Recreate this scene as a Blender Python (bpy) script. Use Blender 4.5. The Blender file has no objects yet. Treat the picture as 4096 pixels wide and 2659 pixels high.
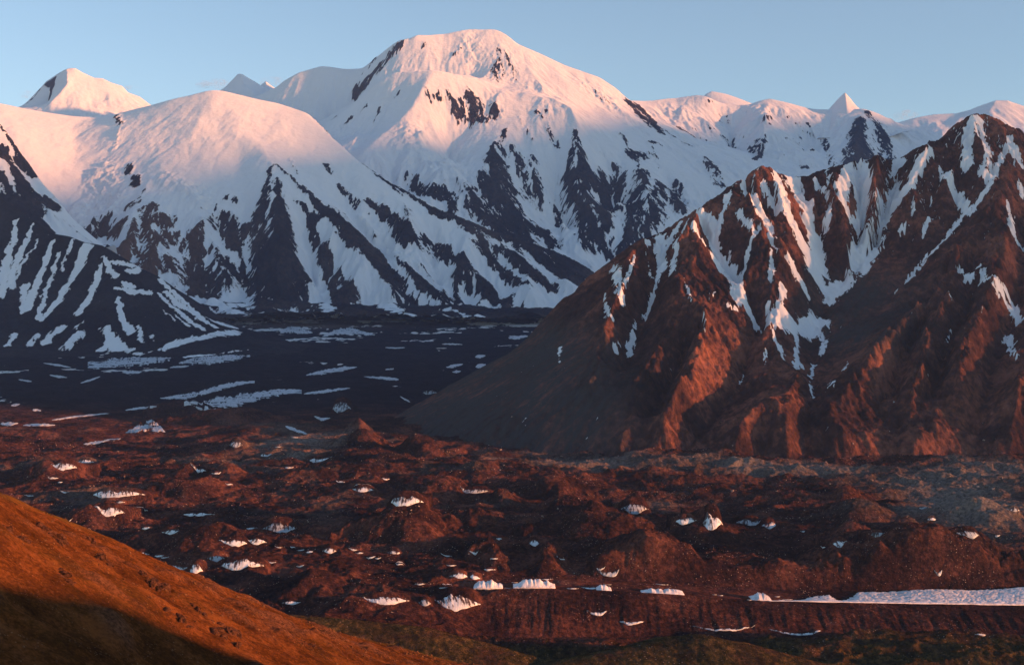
import bpy, bmesh, math, random
import numpy as np
from concurrent.futures import ThreadPoolExecutor
scene = bpy.context.scene
C = scene.collection
R = math.radians

# ------------------------------------------------------------------ camera
F = 5100.0            # focal length in photograph pixels (4096 wide)
VH = 1250.0           # row of the horizon
PITCH = math.atan((1329.5 - VH) / F)
cam_d = bpy.data.cameras.new("camera"); cam = bpy.data.objects.new("camera", cam_d); C.objects.link(cam)
cam.location = (0, 0, 0); cam.rotation_euler = (R(90) - PITCH, 0, 0)
cam_d.sensor_width = 36; cam_d.lens = 36 * F / 4096
cam_d.clip_start = 1; cam_d.clip_end = 120000
scene.camera = cam

# ------------------------------------------------------------------ light
SUN_AZ = 70.0         # degrees from straight behind the camera towards the right
SUN_EL = 5.8
sa, se = R(SUN_AZ), R(SUN_EL)
SUN = (math.sin(sa) * math.cos(se), -math.cos(sa) * math.cos(se), math.sin(se))
sd = bpy.data.lights.new("sun", 'SUN'); so = bpy.data.objects.new("sun", sd); C.objects.link(so)
sd.energy = 4.6; sd.angle = R(1.0); sd.color = (1.0, 0.365, 0.12)
from mathutils import Vector
so.rotation_euler = Vector(SUN).to_track_quat('Z', 'Y').to_euler()
world = bpy.data.worlds.new("World"); scene.world = world; world.use_nodes = True
wn = world.node_tree; wn.nodes.clear()
sky = wn.nodes.new('ShaderNodeTexSky'); sky.sky_type = 'NISHITA'; sky.sun_disc = False
sky.sun_elevation = se
sky.sun_rotation = math.atan2(SUN[0], SUN[1])
sky.altitude = 3500; sky.air_density = 1.0; sky.dust_density = 1.6; sky.ozone_density = 0.75
bg = wn.nodes.new('ShaderNodeBackground'); bg.inputs[1].default_value = 0.13
wo = wn.nodes.new('ShaderNodeOutputWorld')
wn.links.new(sky.outputs[0], bg.inputs[0]); wn.links.new(bg.outputs[0], wo.inputs[0])
scene.view_settings.view_transform = 'Standard'; scene.view_settings.look = 'None'
scene.view_settings.gamma = 1; scene.view_settings.exposure = 1.15
scene.cycles.max_bounces = 3; scene.cycles.volume_bounces = 0; scene.cycles.diffuse_bounces = 2

# ------------------------------------------------------------------ helpers: projection
cp, sp = math.cos(PITCH), math.sin(PITCH)
def ray(u, v):
    a = (u - 2048) / F; b = -(v - 1329.5) / F
    y = cp + b * sp; z = -sp + b * cp
    return a / y, z / y                         # x and z per metre of y
def P(u, v, D):
    rx, rz = ray(u, v)
    return (rx * D, D, rz * D)

# ------------------------------------------------------------------ helpers: noise
f4 = np.float32
_r = np.random.RandomState(7)
_perm = _r.permutation(4096).astype(np.int32)
_ang = _r.rand(4096).astype(f4) * 2 * np.pi
_gx, _gy = np.cos(_ang).astype(f4), np.sin(_ang).astype(f4)
_h1 = _r.rand(4096).astype(f4); _h2 = _r.rand(4096).astype(f4)
def hidx(ix, iy):
    return _perm[(_perm[ix & 4095] + iy) & 4095]
POOL = ThreadPoolExecutor(4)
def par(fn, *arrs):
    """run fn on row chunks of the flat arrays with four threads"""
    shp = arrs[0].shape
    fl = [np.ascontiguousarray(a, dtype=f4).ravel() for a in arrs]
    n = fl[0].size
    if n < 20000:
        r = fn(*fl)
        return tuple(q.reshape(shp) for q in r) if isinstance(r, tuple) else r.reshape(shp)
    k = max(4, n // 60000)
    cuts = np.linspace(0, n, k + 1).astype(int)
    res = list(POOL.map(lambda i: fn(*[a[cuts[i]:cuts[i + 1]] for a in fl]), range(k)))
    if isinstance(res[0], tuple):
        return tuple(np.concatenate([r[j] for r in res]).reshape(shp) for j in range(len(res[0])))
    return np.concatenate(res).reshape(shp)
def _perlin(x, y):
    fx = np.floor(x); fy = np.floor(y)
    ix = fx.astype(np.int32); iy = fy.astype(np.int32)
    x = x - fx; y = y - fy
    ux = x * x * x * (x * (x * 6 - 15) + 10); uy = y * y * y * (y * (y * 6 - 15) + 10)
    def g(dx, dy):
        h = hidx(ix + dx, iy + dy)
        return _gx[h] * (x - dx) + _gy[h] * (y - dy)
    a = g(0, 0); b = g(1, 0); c = g(0, 1); d = g(1, 1)
    a = a + (b - a) * ux; c = c + (d - c) * ux
    return ((a + (c - a) * uy) * 1.6).astype(f4)
def perlin(x, y): return par(_perlin, x, y)
def _fbm(x, y, o, gain, ridged):
    s = np.zeros_like(x); a = 1.0; t = 0
    for i in range(o):
        n = _perlin(x + 17.3 * i, y - 9.1 * i)
        if ridged: n = 1 - 2 * np.abs(n)
        s += a * n; t += a; a *= gain; x = x * 2.03; y = y * 2.03
    return s / t
def fbm(x, y, o=5, gain=0.5): return par(lambda a, b: _fbm(a, b, o, gain, False), x, y)
def ridged(x, y, o=5, gain=0.5): return par(lambda a, b: _fbm(a, b, o, gain, True), x, y)
def sstep(a, b, x):
    t = np.clip((x - a) / (b - a), 0, 1); return t * t * (3 - 2 * t)
def _eros(x, y, dx, dy):
    fx = np.floor(x); fy = np.floor(y)
    ix = fx.astype(np.int32); iy = fy.astype(np.int32)
    x = x - fx; y = y - fy
    va = np.zeros_like(x); vs = np.zeros_like(x); wt = np.zeros_like(x)
    for i in (-1, 0, 1):
        for j in (-1, 0, 1):
            h = hidx(ix + i, iy + j)
            px = x - i - _h1[h]; py = y - j - _h2[h]
            w = np.exp(-(px * px + py * py) * f4(2.2)); m = (px * dx + py * dy) * f4(2 * np.pi)
            wt += w; va += np.cos(m) * w; vs -= np.sin(m) * w
    return va / wt, vs / wt
def erosion(X, Y, gx, gy, wave, octs=5, gain=0.5, ref=0.5, seed=0.0, sharp=0.75):
    """gullies that follow the fall line; gx, gy = gradient of the slope they cut into"""
    m = np.sqrt(gx * gx + gy * gy) + 1e-6
    k = np.minimum(m / ref, 1.0) / m
    dx = gy * k; dy = -gx * k
    hs = np.zeros_like(X); hx = np.zeros_like(X); hy = np.zeros_like(X)
    a = 1.0; f = 1.0; tot = 0; outs = []
    for i in range(octs):
        ddx = dx + hy * 0.5; ddy = dy - hx * 0.5
        va, vs = par(_eros, (X / wave + seed) * f + 3.7 * i, (Y / wave + seed) * f, ddx, ddy)
        r_ = np.sqrt(va * va + vs * vs); tri = (1 - np.abs(np.arctan2(vs, va)) * f4(2 / np.pi)) * np.minimum(r_ * 1.6, 1)
        vo = va + (tri - va) * sharp
        hs += a * vo; tot += a
        hx += a * vs * ddx * 1.0; hy += a * vs * ddy * 1.0
        outs.append(vo)
        a *= gain; f *= 2.0
    return hs / tot, outs

# ------------------------------------------------------------------ helpers: height fields
class Field:
    def __init__(s, x0, x1, y0, y1, step):
        s.x0, s.y0, s.st = x0, y0, step
        s.nx = int((x1 - x0) / step) + 1; s.ny = int((y1 - y0) / step) + 1
        s.X, s.Y = np.meshgrid(np.arange(s.nx, dtype=f4) * step + x0, np.arange(s.ny, dtype=f4) * step + y0)
        s.pts = []; s.crests = []
    def line(s, pts, crest=False, back=None):
        """pts: world points"""
        p = np.array(pts, dtype=float)
        if crest: s.crests.append(p)
        for a, b in zip(p[:-1], p[1:]):
            n = max(2, int(np.hypot(*(b - a)[:2]) / s.st * 2.0) + 1)
            t = np.linspace(0, 1, n)[:, None]
            s.pts.append(a + (b - a) * t)
        if back:
            q = p.copy(); q[:, 1] += back[0]; q[:, 0] *= (q[:, 1] / p[:, 1]); q[:, 2] -= back[1]
            s.line(q)
    def solve(s, iters=40, levels=7):
        A = np.concatenate(s.pts); H = None
        for L in range(levels, -1, -1):
            k = 2 ** L; ny = (s.ny - 1) // k + 2; nx = (s.nx - 1) // k + 2
            ix = np.rint((A[:, 0] - s.x0) / (s.st * k)).astype(int); iy = np.rint((A[:, 1] - s.y0) / (s.st * k)).astype(int)
            ok = (ix >= 0) & (iy >= 0) & (ix < nx) & (iy < ny)
            idx = iy[ok] * nx + ix[ok]
            cnt = np.bincount(idx, minlength=nx * ny); sm = np.bincount(idx, weights=A[ok, 2], minlength=nx * ny)
            fix = (cnt > 0).reshape(ny, nx); val = (sm / np.maximum(cnt, 1)).reshape(ny, nx).astype(f4)
            if H is None: H = np.full((ny, nx), val[fix].mean(), f4)
            else:
                oy = np.minimum(np.arange(ny) / 2, H.shape[0] - 1.001); ox = np.minimum(np.arange(nx) / 2, H.shape[1] - 1.001)
                i0 = oy.astype(int); j0 = ox.astype(int); fy = (oy - i0)[:, None].astype(f4); fx = (ox - j0)[None].astype(f4)
                T = H[i0] * (1 - fy) + H[i0 + 1] * fy; H = T[:, j0] * (1 - fx) + T[:, j0 + 1] * fx
            for it in range(iters * (3 if L > 3 else 1)):
                H[fix] = val[fix]
                Q = np.pad(H, 1, mode='edge')
                H = (Q[:-2, 1:-1] + Q[2:, 1:-1] + Q[1:-1, :-2] + Q[1:-1, 2:]) * f4(0.25)
            H[fix] = val[fix]
        s.H = H[:s.ny, :s.nx].astype(f4).copy()
    def blur(s, rad, H=None):
        H0 = s.H if H is None else H
        k = max(1, int(rad / s.st)); ker = np.ones(2 * k + 1) / (2 * k + 1)
        out = H0
        for _ in range(2):
            Q = np.pad(out, ((k, k), (0, 0)), mode='edge').astype(np.float64); cs = np.cumsum(np.vstack([np.zeros((1, Q.shape[1])), Q]), 0)
            out = (cs[2 * k + 1:] - cs[:-2 * k - 1]) / (2 * k + 1)
            Q = np.pad(out, ((0, 0), (k, k)), mode='edge'); cs = np.cumsum(np.hstack([np.zeros((Q.shape[0], 1)), Q]), 1)
            out = (cs[:, 2 * k + 1:] - cs[:, :-2 * k - 1]) / (2 * k + 1)
        out = out.astype(f4)
        if H is None: s.H = out
        return out
    def grad(s, H=None):
        gy, gx = np.gradient(s.H if H is None else H, s.st); return gx.astype(f4), gy.astype(f4)
    def at(s, x, y):
        fx = np.clip((np.asarray(x) - s.x0) / s.st, 0, s.nx - 1.001); fy = np.clip((np.asarray(y) - s.y0) / s.st, 0, s.ny - 1.001)
        i = fx.astype(int); j = fy.astype(int); a = fx - i; b = fy - j; H = s.H
        return (H[j, i] * (1 - a) + H[j, i + 1] * a) * (1 - b) + (H[j + 1, i] * (1 - a) + H[j + 1, i + 1] * a) * b
    def hit(s, u, v, off=0):
        """first point of the surface on the line of sight through a pixel"""
        rx, rz = ray(u, v)
        D = np.arange(s.y0, s.y0 + (s.ny - 1) * s.st, s.st)
        d = s.at(rx * D, D) - rz * D
        k = np.nonzero(d >= 0)[0]
        i = k[0] if len(k) else int(np.argmax(d))
        return rx * D[i], D[i]
    def dist(s, lines, maxd):
        """distance in plan to world polylines, cut at maxd"""
        out = np.full(s.X.shape, maxd, f4)
        for p in lines:
            for a, b in zip(p[:-1], p[1:]):
                s._seg(out, a, b, maxd, 1.0)
        return out
    def _win(s, a, b, r):
        i0 = max(0, int((min(a[0], b[0]) - r - s.x0) / s.st)); i1 = min(s.nx, int((max(a[0], b[0]) + r - s.x0) / s.st) + 2)
        j0 = max(0, int((min(a[1], b[1]) - r - s.y0) / s.st)); j1 = min(s.ny, int((max(a[1], b[1]) + r - s.y0) / s.st) + 2)
        return slice(j0, max(j0, j1)), slice(i0, max(i0, i1))
    def _sd(s, w, a, b, ys=1.0, warp=False):
        x = (s.WX if warp else s.X)[w] - a[0]; y = ((s.WY if warp else s.Y)[w] - a[1]) * ys; bx = b[0] - a[0]; by = (b[1] - a[1]) * ys
        t = np.clip((x * bx + y * by) / (bx * bx + by * by + 1e-6), 0, 1)
        return np.sqrt((x - t * bx) ** 2 + (y - t * by) ** 2), t
    def _seg(s, out, a, b, r, ys):
        w = s._win(a, b, r)
        if out[w].size == 0: return
        d, t = s._sd(w, a, b, ys); out[w] = np.minimum(out[w], d)
    def strokes(s, lst, ys=0.6, soft=1.9):
        """lst: (strength, width px at start, at end, [(u,v),...]); returns a field to add to the snow balance"""
        out = np.zeros(s.X.shape, f4); neg = np.zeros(s.X.shape, f4)
        m0 = float(s.Y.mean()) / F
        if not hasattr(s, 'wx'):
            a, bq = 90 * m0, 22 * m0
            s.wx = (fbm(s.X / a, s.Y / (a * 1.6), 2) * 9 + fbm(s.X / bq, s.Y / (bq * 2.2), 4, 0.7) * 18) * m0
            s.wy = (fbm(s.X / a + 50, s.Y / (a * 1.6), 2) * 9 + fbm(s.X / bq + 50, s.Y / (bq * 2.2), 4, 0.65) * 20) * m0
            s.WX = (s.X + s.wx).astype(f4); s.WY = (s.Y + s.wy).astype(f4)
        for st, w0, w1, pts in lst:
            q = [s.hit(u, v) for u, v in pts]; n = len(q) - 1
            for k, (a, b) in enumerate(zip(q[:-1], q[1:])):
                m = (a[1] + b[1]) * 0.5 / F
                ra = (w0 + (w1 - w0) * k / n) * m * 0.5; rb = (w0 + (w1 - w0) * (k + 1) / n) * m * 0.5
                r = max(ra, rb) * soft / ys + s.st * 2 + 30 * m0
                w = s._win(a, b, r)
                if out[w].size == 0: continue
                d, t = s._sd(w, a, b, ys, True)
                c = (1 - sstep(0.3, soft, d / np.maximum(ra + (rb - ra) * t, s.st * 0.7))) * st
                if st > 0: out[w] = np.maximum(out[w], c)
                else: neg[w] = np.minimum(neg[w], c)
        return out + neg

def streak(f, px, seed=0.0, octs=3):
    """fine ribs and runnels down the fall line; px = width in photograph pixels"""
    m0 = float(f.Y.mean()) / F
    gx, gy = f.grad(f.blur(px * m0 * 0.8, f.H))
    e, eo = erosion(f.X, f.Y, gx, gy, px * m0 * 1.6, octs, 0.7, 0.35, 11.0 + seed)
    return e
def grid_mesh(name, X, Y, Z, attrs, mat, keep=None):
    ny, nx = X.shape
    idx = np.arange(ny * nx, dtype=np.int32).reshape(ny, nx)
    a = idx[:-1, :-1]; b = idx[:-1, 1:]; c = idx[1:, 1:]; d = idx[1:, :-1]
    q = np.stack([a, b, c, d], -1).reshape(-1, 4)
    if keep is not None: q = q[keep[:-1, :-1].ravel() | keep[1:, 1:].ravel()]
    used = np.zeros(ny * nx, bool); used[q.ravel()] = True
    remap = np.cumsum(used).astype(np.int32) - 1; q = remap[q]
    co = np.stack([X, Y, Z], -1).reshape(-1, 3)[used].astype(f4)
    me = bpy.data.meshes.new(name); n = len(co)
    me.vertices.add(n); me.vertices.foreach_set('co', co.ravel())
    me.loops.add(q.size); me.loops.foreach_set('vertex_index', q.ravel())
    me.polygons.add(len(q)); me.polygons.foreach_set('loop_start', np.arange(0, q.size, 4, dtype=np.int32))
    me.polygons.foreach_set('use_smooth', np.ones(len(q), bool))
    me.update(calc_edges=True)
    for k, v in attrs.items():
        at = me.attributes.new(k, 'FLOAT', 'POINT'); at.data.foreach_set('value', v.ravel()[used].astype(f4))
    me.materials.append(mat)
    o = bpy.data.objects.new(name, me); C.objects.link(o)
    return o
def tag(o, label=None, cat=None, group=None, kind=None):
    if label: o['label'] = label
    if cat: o['category'] = cat
    if group: o['group'] = group
    if kind: o['kind'] = kind
    return o

# ------------------------------------------------------------------ materials
def nodes(name):
    m = bpy.data.materials.new(name); m.use_nodes = True; nt = m.node_tree; nt.nodes.clear()
    return m, nt
class NB:
    def __init__(s, nt): s.nt = nt
    def n(s, t, **k):
        o = s.nt.nodes.new(t)
        for a, b in k.items():
            if a.startswith('i_'): o.inputs[int(a[2:])].default_value = b
            else: setattr(o, a, b)
        return o
    def l(s, a, b): s.nt.links.new(a, b)
    def val(s, x, sock):
        if hasattr(x, 'links'): s.l(x, sock)
        else: sock.default_value = x
    def math(s, op, a, b=0.0, c=None, clamp=False):
        o = s.n('ShaderNodeMath', operation=op, use_clamp=clamp); s.val(a, o.inputs[0]); s.val(b, o.inputs[1])
        if c is not None: s.val(c, o.inputs[2])
        return o.outputs[0]
    def noise(s, vec, scale, detail=4, rough=0.5, dist=0.0):
        o = s.n('ShaderNodeTexNoise'); o.inputs['Scale'].default_value = scale; o.inputs['Detail'].default_value = detail
        o.inputs['Roughness'].default_value = rough; o.inputs['Distortion'].default_value = dist
        s.l(vec, o.inputs['Vector']); return o.outputs[0]
    def mapping(s, vec, sc):
        o = s.n('ShaderNodeMapping'); o.inputs['Scale'].default_value = sc; s.l(vec, o.inputs['Vector']); return o.outputs[0]
    def ramp(s, fac, stops):
        o = s.n('ShaderNodeValToRGB'); s.l(fac, o.inputs[0]); e = o.color_ramp.elements
        while len(e) < len(stops): e.new(0.5)
        for q, (p, c) in zip(e, stops): q.position = p; q.color = (*c, 1) if len(c) == 3 else c
        return o.outputs[0]
    def mix(s, fac, a, b):
        o = s.n('ShaderNodeMix', data_type='RGBA'); s.val(fac, o.inputs[0])
        for x, k in ((a, 6), (b, 7)):
            if hasattr(x, 'links'): s.l(x, o.inputs[k])
            else: o.inputs[k].default_value = (*x, 1)
        return o.outputs[2]
    def smooth(s, x, a, b, c=0.0, d=1.0):
        o = s.n('ShaderNodeMapRange', interpolation_type='SMOOTHSTEP'); s.val(x, o.inputs[0])
        for i, q in enumerate((a, b, c, d)): o.inputs[i + 1].default_value = q
        return o.outputs[0]
def mountain_mat(name, px, rocks, snow=(0.76, 0.78, 0.83), dirt=(0.40, 0.39, 0.41), rbump=1.0, sbump=0.25, edge=0.05, frag=0.35, tint=None, speck=0.0):
    """px: size in metres of one picture element there; rock and snow meet where the 'snow' balance crosses zero"""
    m, nt = nodes(name); b = NB(nt)
    geo = b.n('ShaderNodeNewGeometry'); pos = geo.outputs['Position']
    at = b.n('ShaderNodeAttribute', attribute_name='snow').outputs['Fac']
    v1 = b.mapping(pos, (1, 0.7, 0.7))
    nf = b.noise(v1, 1 / (px * 9), 6, 0.62)
    bal = b.math('ADD', at, b.math('MULTIPLY', b.math('SUBTRACT', nf, 0.5), frag * 2))
    fac = b.smooth(bal, -edge, edge)
    # rock
    n1 = b.noise(pos, 1 / (px * 60), 5, 0.55); n2 = b.noise(v1, 1 / (px * 5), 5, 0.65)
    rc = b.ramp(b.math('ADD', b.math('MULTIPLY', n1, 0.6), b.math('MULTIPLY', n2, 0.4)), [(0.36, rocks[0]), (0.5, rocks[1]), (0.62, rocks[2])])
    if tint is not None:
        ta = b.n('ShaderNodeAttribute', attribute_name='tint').outputs['Fac']
        rc = b.mix(ta, rc, tint)
    if speck:
        vo = b.n('ShaderNodeTexVoronoi'); vo.inputs['Scale'].default_value = 1 / (px * 3.0); b.l(pos, vo.inputs['Vector'])
        s1 = b.smooth(vo.outputs['Distance'], 0.05, 0.2, 1, 0)
        s2 = b.smooth(b.noise(pos, 1 / (px * 30), 3, 0.6), 0.52, 0.66)
        rc = b.mix(b.math('MULTIPLY', b.math('MULTIPLY', s1, s2), speck), rc, (0.42, 0.3, 0.25))
    # snow
    n3 = b.noise(b.mapping(pos, (1, 0.35, 0.5)), 1 / (px * 14), 5, 0.6)
    thin = b.smooth(bal, 0.0, 0.28, 0.55, 0.0)
    sc = b.mix(b.math('MULTIPLY', thin, b.smooth(n3, 0.42, 0.6)), snow, dirt)
    col = b.mix(fac, rc, sc)
    bs = b.n('ShaderNodeBsdfDiffuse'); b.l(col, bs.inputs[0]); bs.inputs[1].default_value = 0.6
    # bump
    hr = b.math('MULTIPLY', b.math('ADD', b.noise(v1, 1 / (px * 6), 6, 0.65), b.math('MULTIPLY', b.noise(pos, 1 / (px * 22), 4, 0.6), 2.0)), px * 4.0 * rbump)
    hs = b.math('MULTIPLY', b.noise(pos, 1 / (px * 12), 5, 0.55), px * 4.0 * sbump)
    o = b.n('ShaderNodeMix', data_type='FLOAT'); b.l(fac, o.inputs[0]); b.l(hr, o.inputs[2]); b.l(hs, o.inputs[3])
    hh = b.math('ADD', o.outputs[0], b.math('MULTIPLY', fac, px * 0.35))
    bp = b.n('ShaderNodeBump'); bp.inputs['Strength'].default_value = 1.0; bp.inputs['Distance'].default_value = 1.0
    b.l(hh, bp.inputs['Height']); b.l(bp.outputs[0], bs.inputs['Normal'])
    out = b.n('ShaderNodeOutputMaterial'); b.l(bs.outputs[0], out.inputs[0])
    return m
ROCK_FAR = [(0.012, 0.012, 0.02), (0.03, 0.026, 0.034), (0.075, 0.055, 0.055)]
ROCK_RED = [(0.016, 0.011, 0.013), (0.075, 0.034, 0.029), (0.26, 0.10, 0.068)]

def PL(lst, Df=None):
    """[(u,v,D)] or [(u,v,offset)] with a depth function of the row"""
    return [P(u, v, (Df(v) + d) if Df else d) for u, v, d in lst]

import time
T0 = time.time()
def log(*a): print('[build %.1fs]' % (time.time() - T0), *a)
# ------------------------------------------------------------------ far peaks on the skyline
def far_peak(name, label, crest, foot_v, D, depth, lines=(), amp=60, wave=900, rough=1.0, snowbias=0.6, strokes=(), step=14, mat=None, back=(1500, 900), blur=0, margin=300):
    us = [c[0] for c in crest]
    x0 = min((u - 2048) / F * D for u in us) - margin; x1 = max((u - 2048) / F * (D) for u in us) + margin
    f = Field(x0, x1, D - depth - 100, D + back[0] + 100, step)
    cr = PL([(u, v, D + (d[0] if d else 0)) for u, v, *d in crest]); f.line(cr, True, back)
    f.line(PL([(u, foot_v, D - depth) for u in np.linspace(us[0] - 100, us[-1] + 100, 12)]))
    for l in lines: f.line(PL([(u, v, D + d) for u, v, d in l]))
    f.solve()
    if blur: f.blur(blur)
    gx, gy = f.grad(f.blur(step * 4, f.H))
    cd = f.dist(f.crests, 500); fade = 0.12 + 0.88 * sstep(0, 450, cd)
    e, eo = erosion(f.X, f.Y, gx, gy, wave, 5, 0.5, 0.5)
    n = fbm(f.X / 600, f.Y / 600, 6, 0.55)
    H0 = f.H
    f.H = f.H + (e * amp + n * amp * 0.5 * rough) * fade
    gx, gy = f.grad(); sl = np.sqrt(gx * gx + gy * gy)
    snow = snowbias - 0.9 * sstep(1.5, 2.6, sl) + 0.25 * n
    if strokes: snow = snow + f.strokes(strokes)
    o = grid_mesh(name, f.X, f.Y, f.H, {'snow': snow}, mat or MAT_FAR)
    tag(o, label, 'mountain', None, 'structure')
    return o, f
MAT_FAR = mountain_mat('far_snow', 13, ROCK_FAR, rbump=0.8, sbump=0.35, frag=0.3)
far_peak('snow_peak', 'broad white peak standing alone on the left skyline', [(60, 450), (88, 429), (170, 344), (188, 324), (229, 297), (268, 276), (303, 275), (335, 294), (376, 313), (412, 315), (447, 332), (488, 344), (512, 371), (559, 388), (600, 418), (660, 450)],
         520, 18500, 1500, [[(268, 276, 0), (272, 345, -380), (230, 390, -620), (170, 444, -900)], [(412, 315, 0), (420, 400, -400), (470, 470, -800)], [(200, 350, -50), (190, 420, -200), (150, 470, -500)]], amp=70, wave=1200, step=14,
         strokes=[(-0.7, 5, 5, [(92, 428), (125, 398), (160, 355)])])
far_peak('snow_peak', 'smooth pointed white cone left of the small cone, behind the rounded snow dome', [(860, 380), (900, 350), (953, 297), (970, 299), (1041, 341), (1075, 360), (1110, 380), (1165, 410)],
         440, 16500, 900, [[(962, 296, 0), (975, 340, -250), (1030, 385, -600)]], amp=22, wave=700, step=12)
far_peak('snow_peak', 'tiny sharp white cone right of the smooth pointed cone', [(1010, 380), (1041, 345), (1062, 326), (1084, 343), (1106, 356), (1162, 376), (1200, 400)],
         440, 16900, 900, [[(1062, 326, 0), (1075, 360, -250)]], amp=14, wave=500, step=12)
far_peak('snow_peak', 'low pale snow summit just behind the long ridge right of the great mountain', [(2790, 410), (2825, 376), (2845, 366), (2870, 370), (2899, 375), (2950, 392), (3006, 414), (3050, 440)],
         480, 17500, 800, amp=14, wave=500, step=12)
far_peak('snow_peak', 'thin triangular white cone rising above the long snow ridge on the right', [(3290, 470), (3312, 440), (3350, 398), (3380, 370), (3405, 398), (3430, 432), (3450, 455)],
         560, 16450, 900, [[(3380, 370, 0), (3385, 420, -250), (3390, 480, -500)]], amp=14, wave=400, step=10)
far_peak('snow_ridge', 'pale hazy snow ridge at the far right edge of the skyline', [(3480, 540), (3587, 492), (3669, 470), (3733, 460), (3825, 455), (3882, 439), (3918, 425), (3982, 403), (4032, 403), (4096, 425), (4250, 470)],
         720, 19500, 2200, [[(3982, 403, 0), (3940, 480, -500)], [(4032, 403, 0), (4080, 460, -400)]], amp=60, wave=1000, step=16)
log('far peaks')

# long snow ridge right of the summit
Dr = lambda v: 12500 + (1000 - v) / (1000 - 400) * 3900
f = Field(900, 6200, 12300, 17500, 11)
f.line(PL([(2480, 400, 15900), (2575, 407, 16300), (2678, 393, 16400), (2785, 380, 16400), (2828, 382, 16300), (2885, 412, 16400), (2984, 428, 16500), (3034, 403, 16400), (3077, 394, 16400), (3141, 407, 16400), (3255, 441, 16500), (3312, 440, 16400), (3430, 438, 16200), (3469, 435, 16000), (3512, 453, 16100), (3587, 494, 16300), (3626, 514, 16500), (3754, 557, 16800), (3950, 600, 16900)]), True, (900, 700))
f.line(PL([(3469, 435, 0), (3440, 520, -260), (3400, 640, -420), (3380, 760, -500)], Dr))
f.line(PL([(3560, 560, 100), (3520, 660, 250), (3480, 780, 300)], Dr))
f.line(PL([(3240, 520, 250), (3230, 640, 200)], Dr))
f.line(PL([(3077, 394, 0), (3060, 480, -250), (3040, 600, -350), (3000, 720, -300)], Dr))
f.line(PL([(2900, 480, 200), (2930, 620, 250), (2950, 700, 200)], Dr))
f.line(PL([(2700, 393, 0), (2740, 480, -200), (2800, 600, -350), (2880, 700, -300)], Dr))
f.line(PL([(2420, 900, 0), (2700, 930, 0), (3100, 900, 0), (3500, 880, 0), (3900, 860, 0), (4300, 850, 0)], Dr))
f.line([(x, 12350, -300) for x in (900, 3500, 6200)])
f.solve(); f.blur(25)
gx, gy = f.grad(f.blur(50, f.H))
cd = f.dist(f.crests, 500); fade = 0.1 + 0.9 * sstep(0, 450, cd)
e, eo = erosion(f.X, f.Y, gx, gy, 700, 5, 0.5, 0.5)
n = fbm(f.X / 500, f.Y / 500, 6, 0.55); ser = ridged(f.X / 180, f.Y / 180, 4)
f.H = f.H + (e * 75 + n * 35 + ser * 12) * fade
gx, gy = f.grad(); sl = np.sqrt(gx * gx + gy * gy)
st = streak(f, 14, 8.0); f.H = f.H + st * 5 * fade
snow = 0.55 - st * 0.45 - 0.7 * sstep(0.8, 1.5, sl) + 0.2 * n + 0.25 * (-e) - 0.25 * sstep(1150, 500, f.H) + f.strokes([
    (-0.8, 50, 60, [(3440, 480), (3400, 620), (3370, 700)]), (-0.55, 20, 60, [(3470, 450), (3540, 560), (3570, 640)]),
    (-0.45, 40, 60, [(3030, 560), (3000, 640), (3060, 700)]), (-0.5, 30, 30, [(2860, 630), (3000, 660), (3150, 680)]), (-0.6, 40, 50, [(2700, 520), (2850, 600)]),
    (-0.9, 50, 40, [(3080, 680), (3250, 690)]), (-0.55, 30, 40, [(3300, 560), (3330, 660)])])
MAT_SNOW = mountain_mat('glaciated_mountain', 11, ROCK_FAR, rbump=1.4, sbump=0.45, frag=0.36)
tag(grid_mesh('snow_ridge', f.X, f.Y, f.H, {'snow': snow}, MAT_SNOW), 'long glaciated snow ridge running right from the great summit', 'mountain', None, 'structure')
log('snow ridge')

# ------------------------------------------------------------------ the great summit
Dm = lambda v: np.interp(v, [110, 280, 540, 800, 1090], [15500, 14400, 13200, 12300, 11500])
f = Field(-3500, 3500, 10900, 17000, 9.5)
f.line(PL([(1040, 380, 15800), (1111, 346, 15700), (1132, 321, 15700), (1193, 286, 15700), (1286, 262, 15700), (1336, 268, 15700), (1386, 277, 15700), (1454, 275, 15600), (1493, 239, 15500), (1543, 196, 15450), (1586, 162, 15400), (1629, 154, 15400), (1664, 136, 15400), (1696, 141, 15450), (1782, 134, 15550), (1829, 121, 15550), (1879, 118, 15600), (1989, 116, 15600), (2021, 132, 15550), (2071, 175, 15500), (2157, 211, 15500), (2250, 257, 15500), (2343, 289, 15500), (2400, 307, 15500), (2464, 350, 15500), (2507, 396, 15500), (2570, 425, 15600)]), True, (1200, 900))
# buttress in front of the summit, its shaded left face and its lit rib
f.line(PL([(1314, 493, 14150), (1400, 430, 14200), (1480, 350, 14250), (1564, 289, 14300), (1700, 282, 14200), (1750, 280, 14200), (1814, 296, 14300), (1893, 307, 14450), (1950, 330, 14500)]), True)
f.line(PL([(1600, 330, 14800), (1750, 320, 14900), (1900, 325, 14900)]))
f.line(PL([(1380, 330, 15300), (1420, 420, 15100), (1330, 480, 15000), (1250, 500, 14900)]))
f.line(PL([(1729, 284, 14180), (1686, 364, 13850), (1657, 421, 13650), (1586, 493, 13450), (1529, 539, 13250), (1440, 620, 12800)]), True)
f.line(PL([(1364, 521, 13850), (1429, 537, 13700), (1500, 541, 13450)]))
f.line(PL([(1560, 400, 14000), (1500, 480, 13850)]))
f.line(PL([(1870, 420, 13950), (1840, 520, 13650), (1800, 620, 13300), (1780, 700, 12900)]))
f.line(PL([(2100, 371, 14250), (2057, 464, 13800), (1990, 520, 13500), (1960, 600, 13000), (1985, 700, 12550), (2020, 850, 12050), (2080, 960, 11700)]), True)
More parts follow.
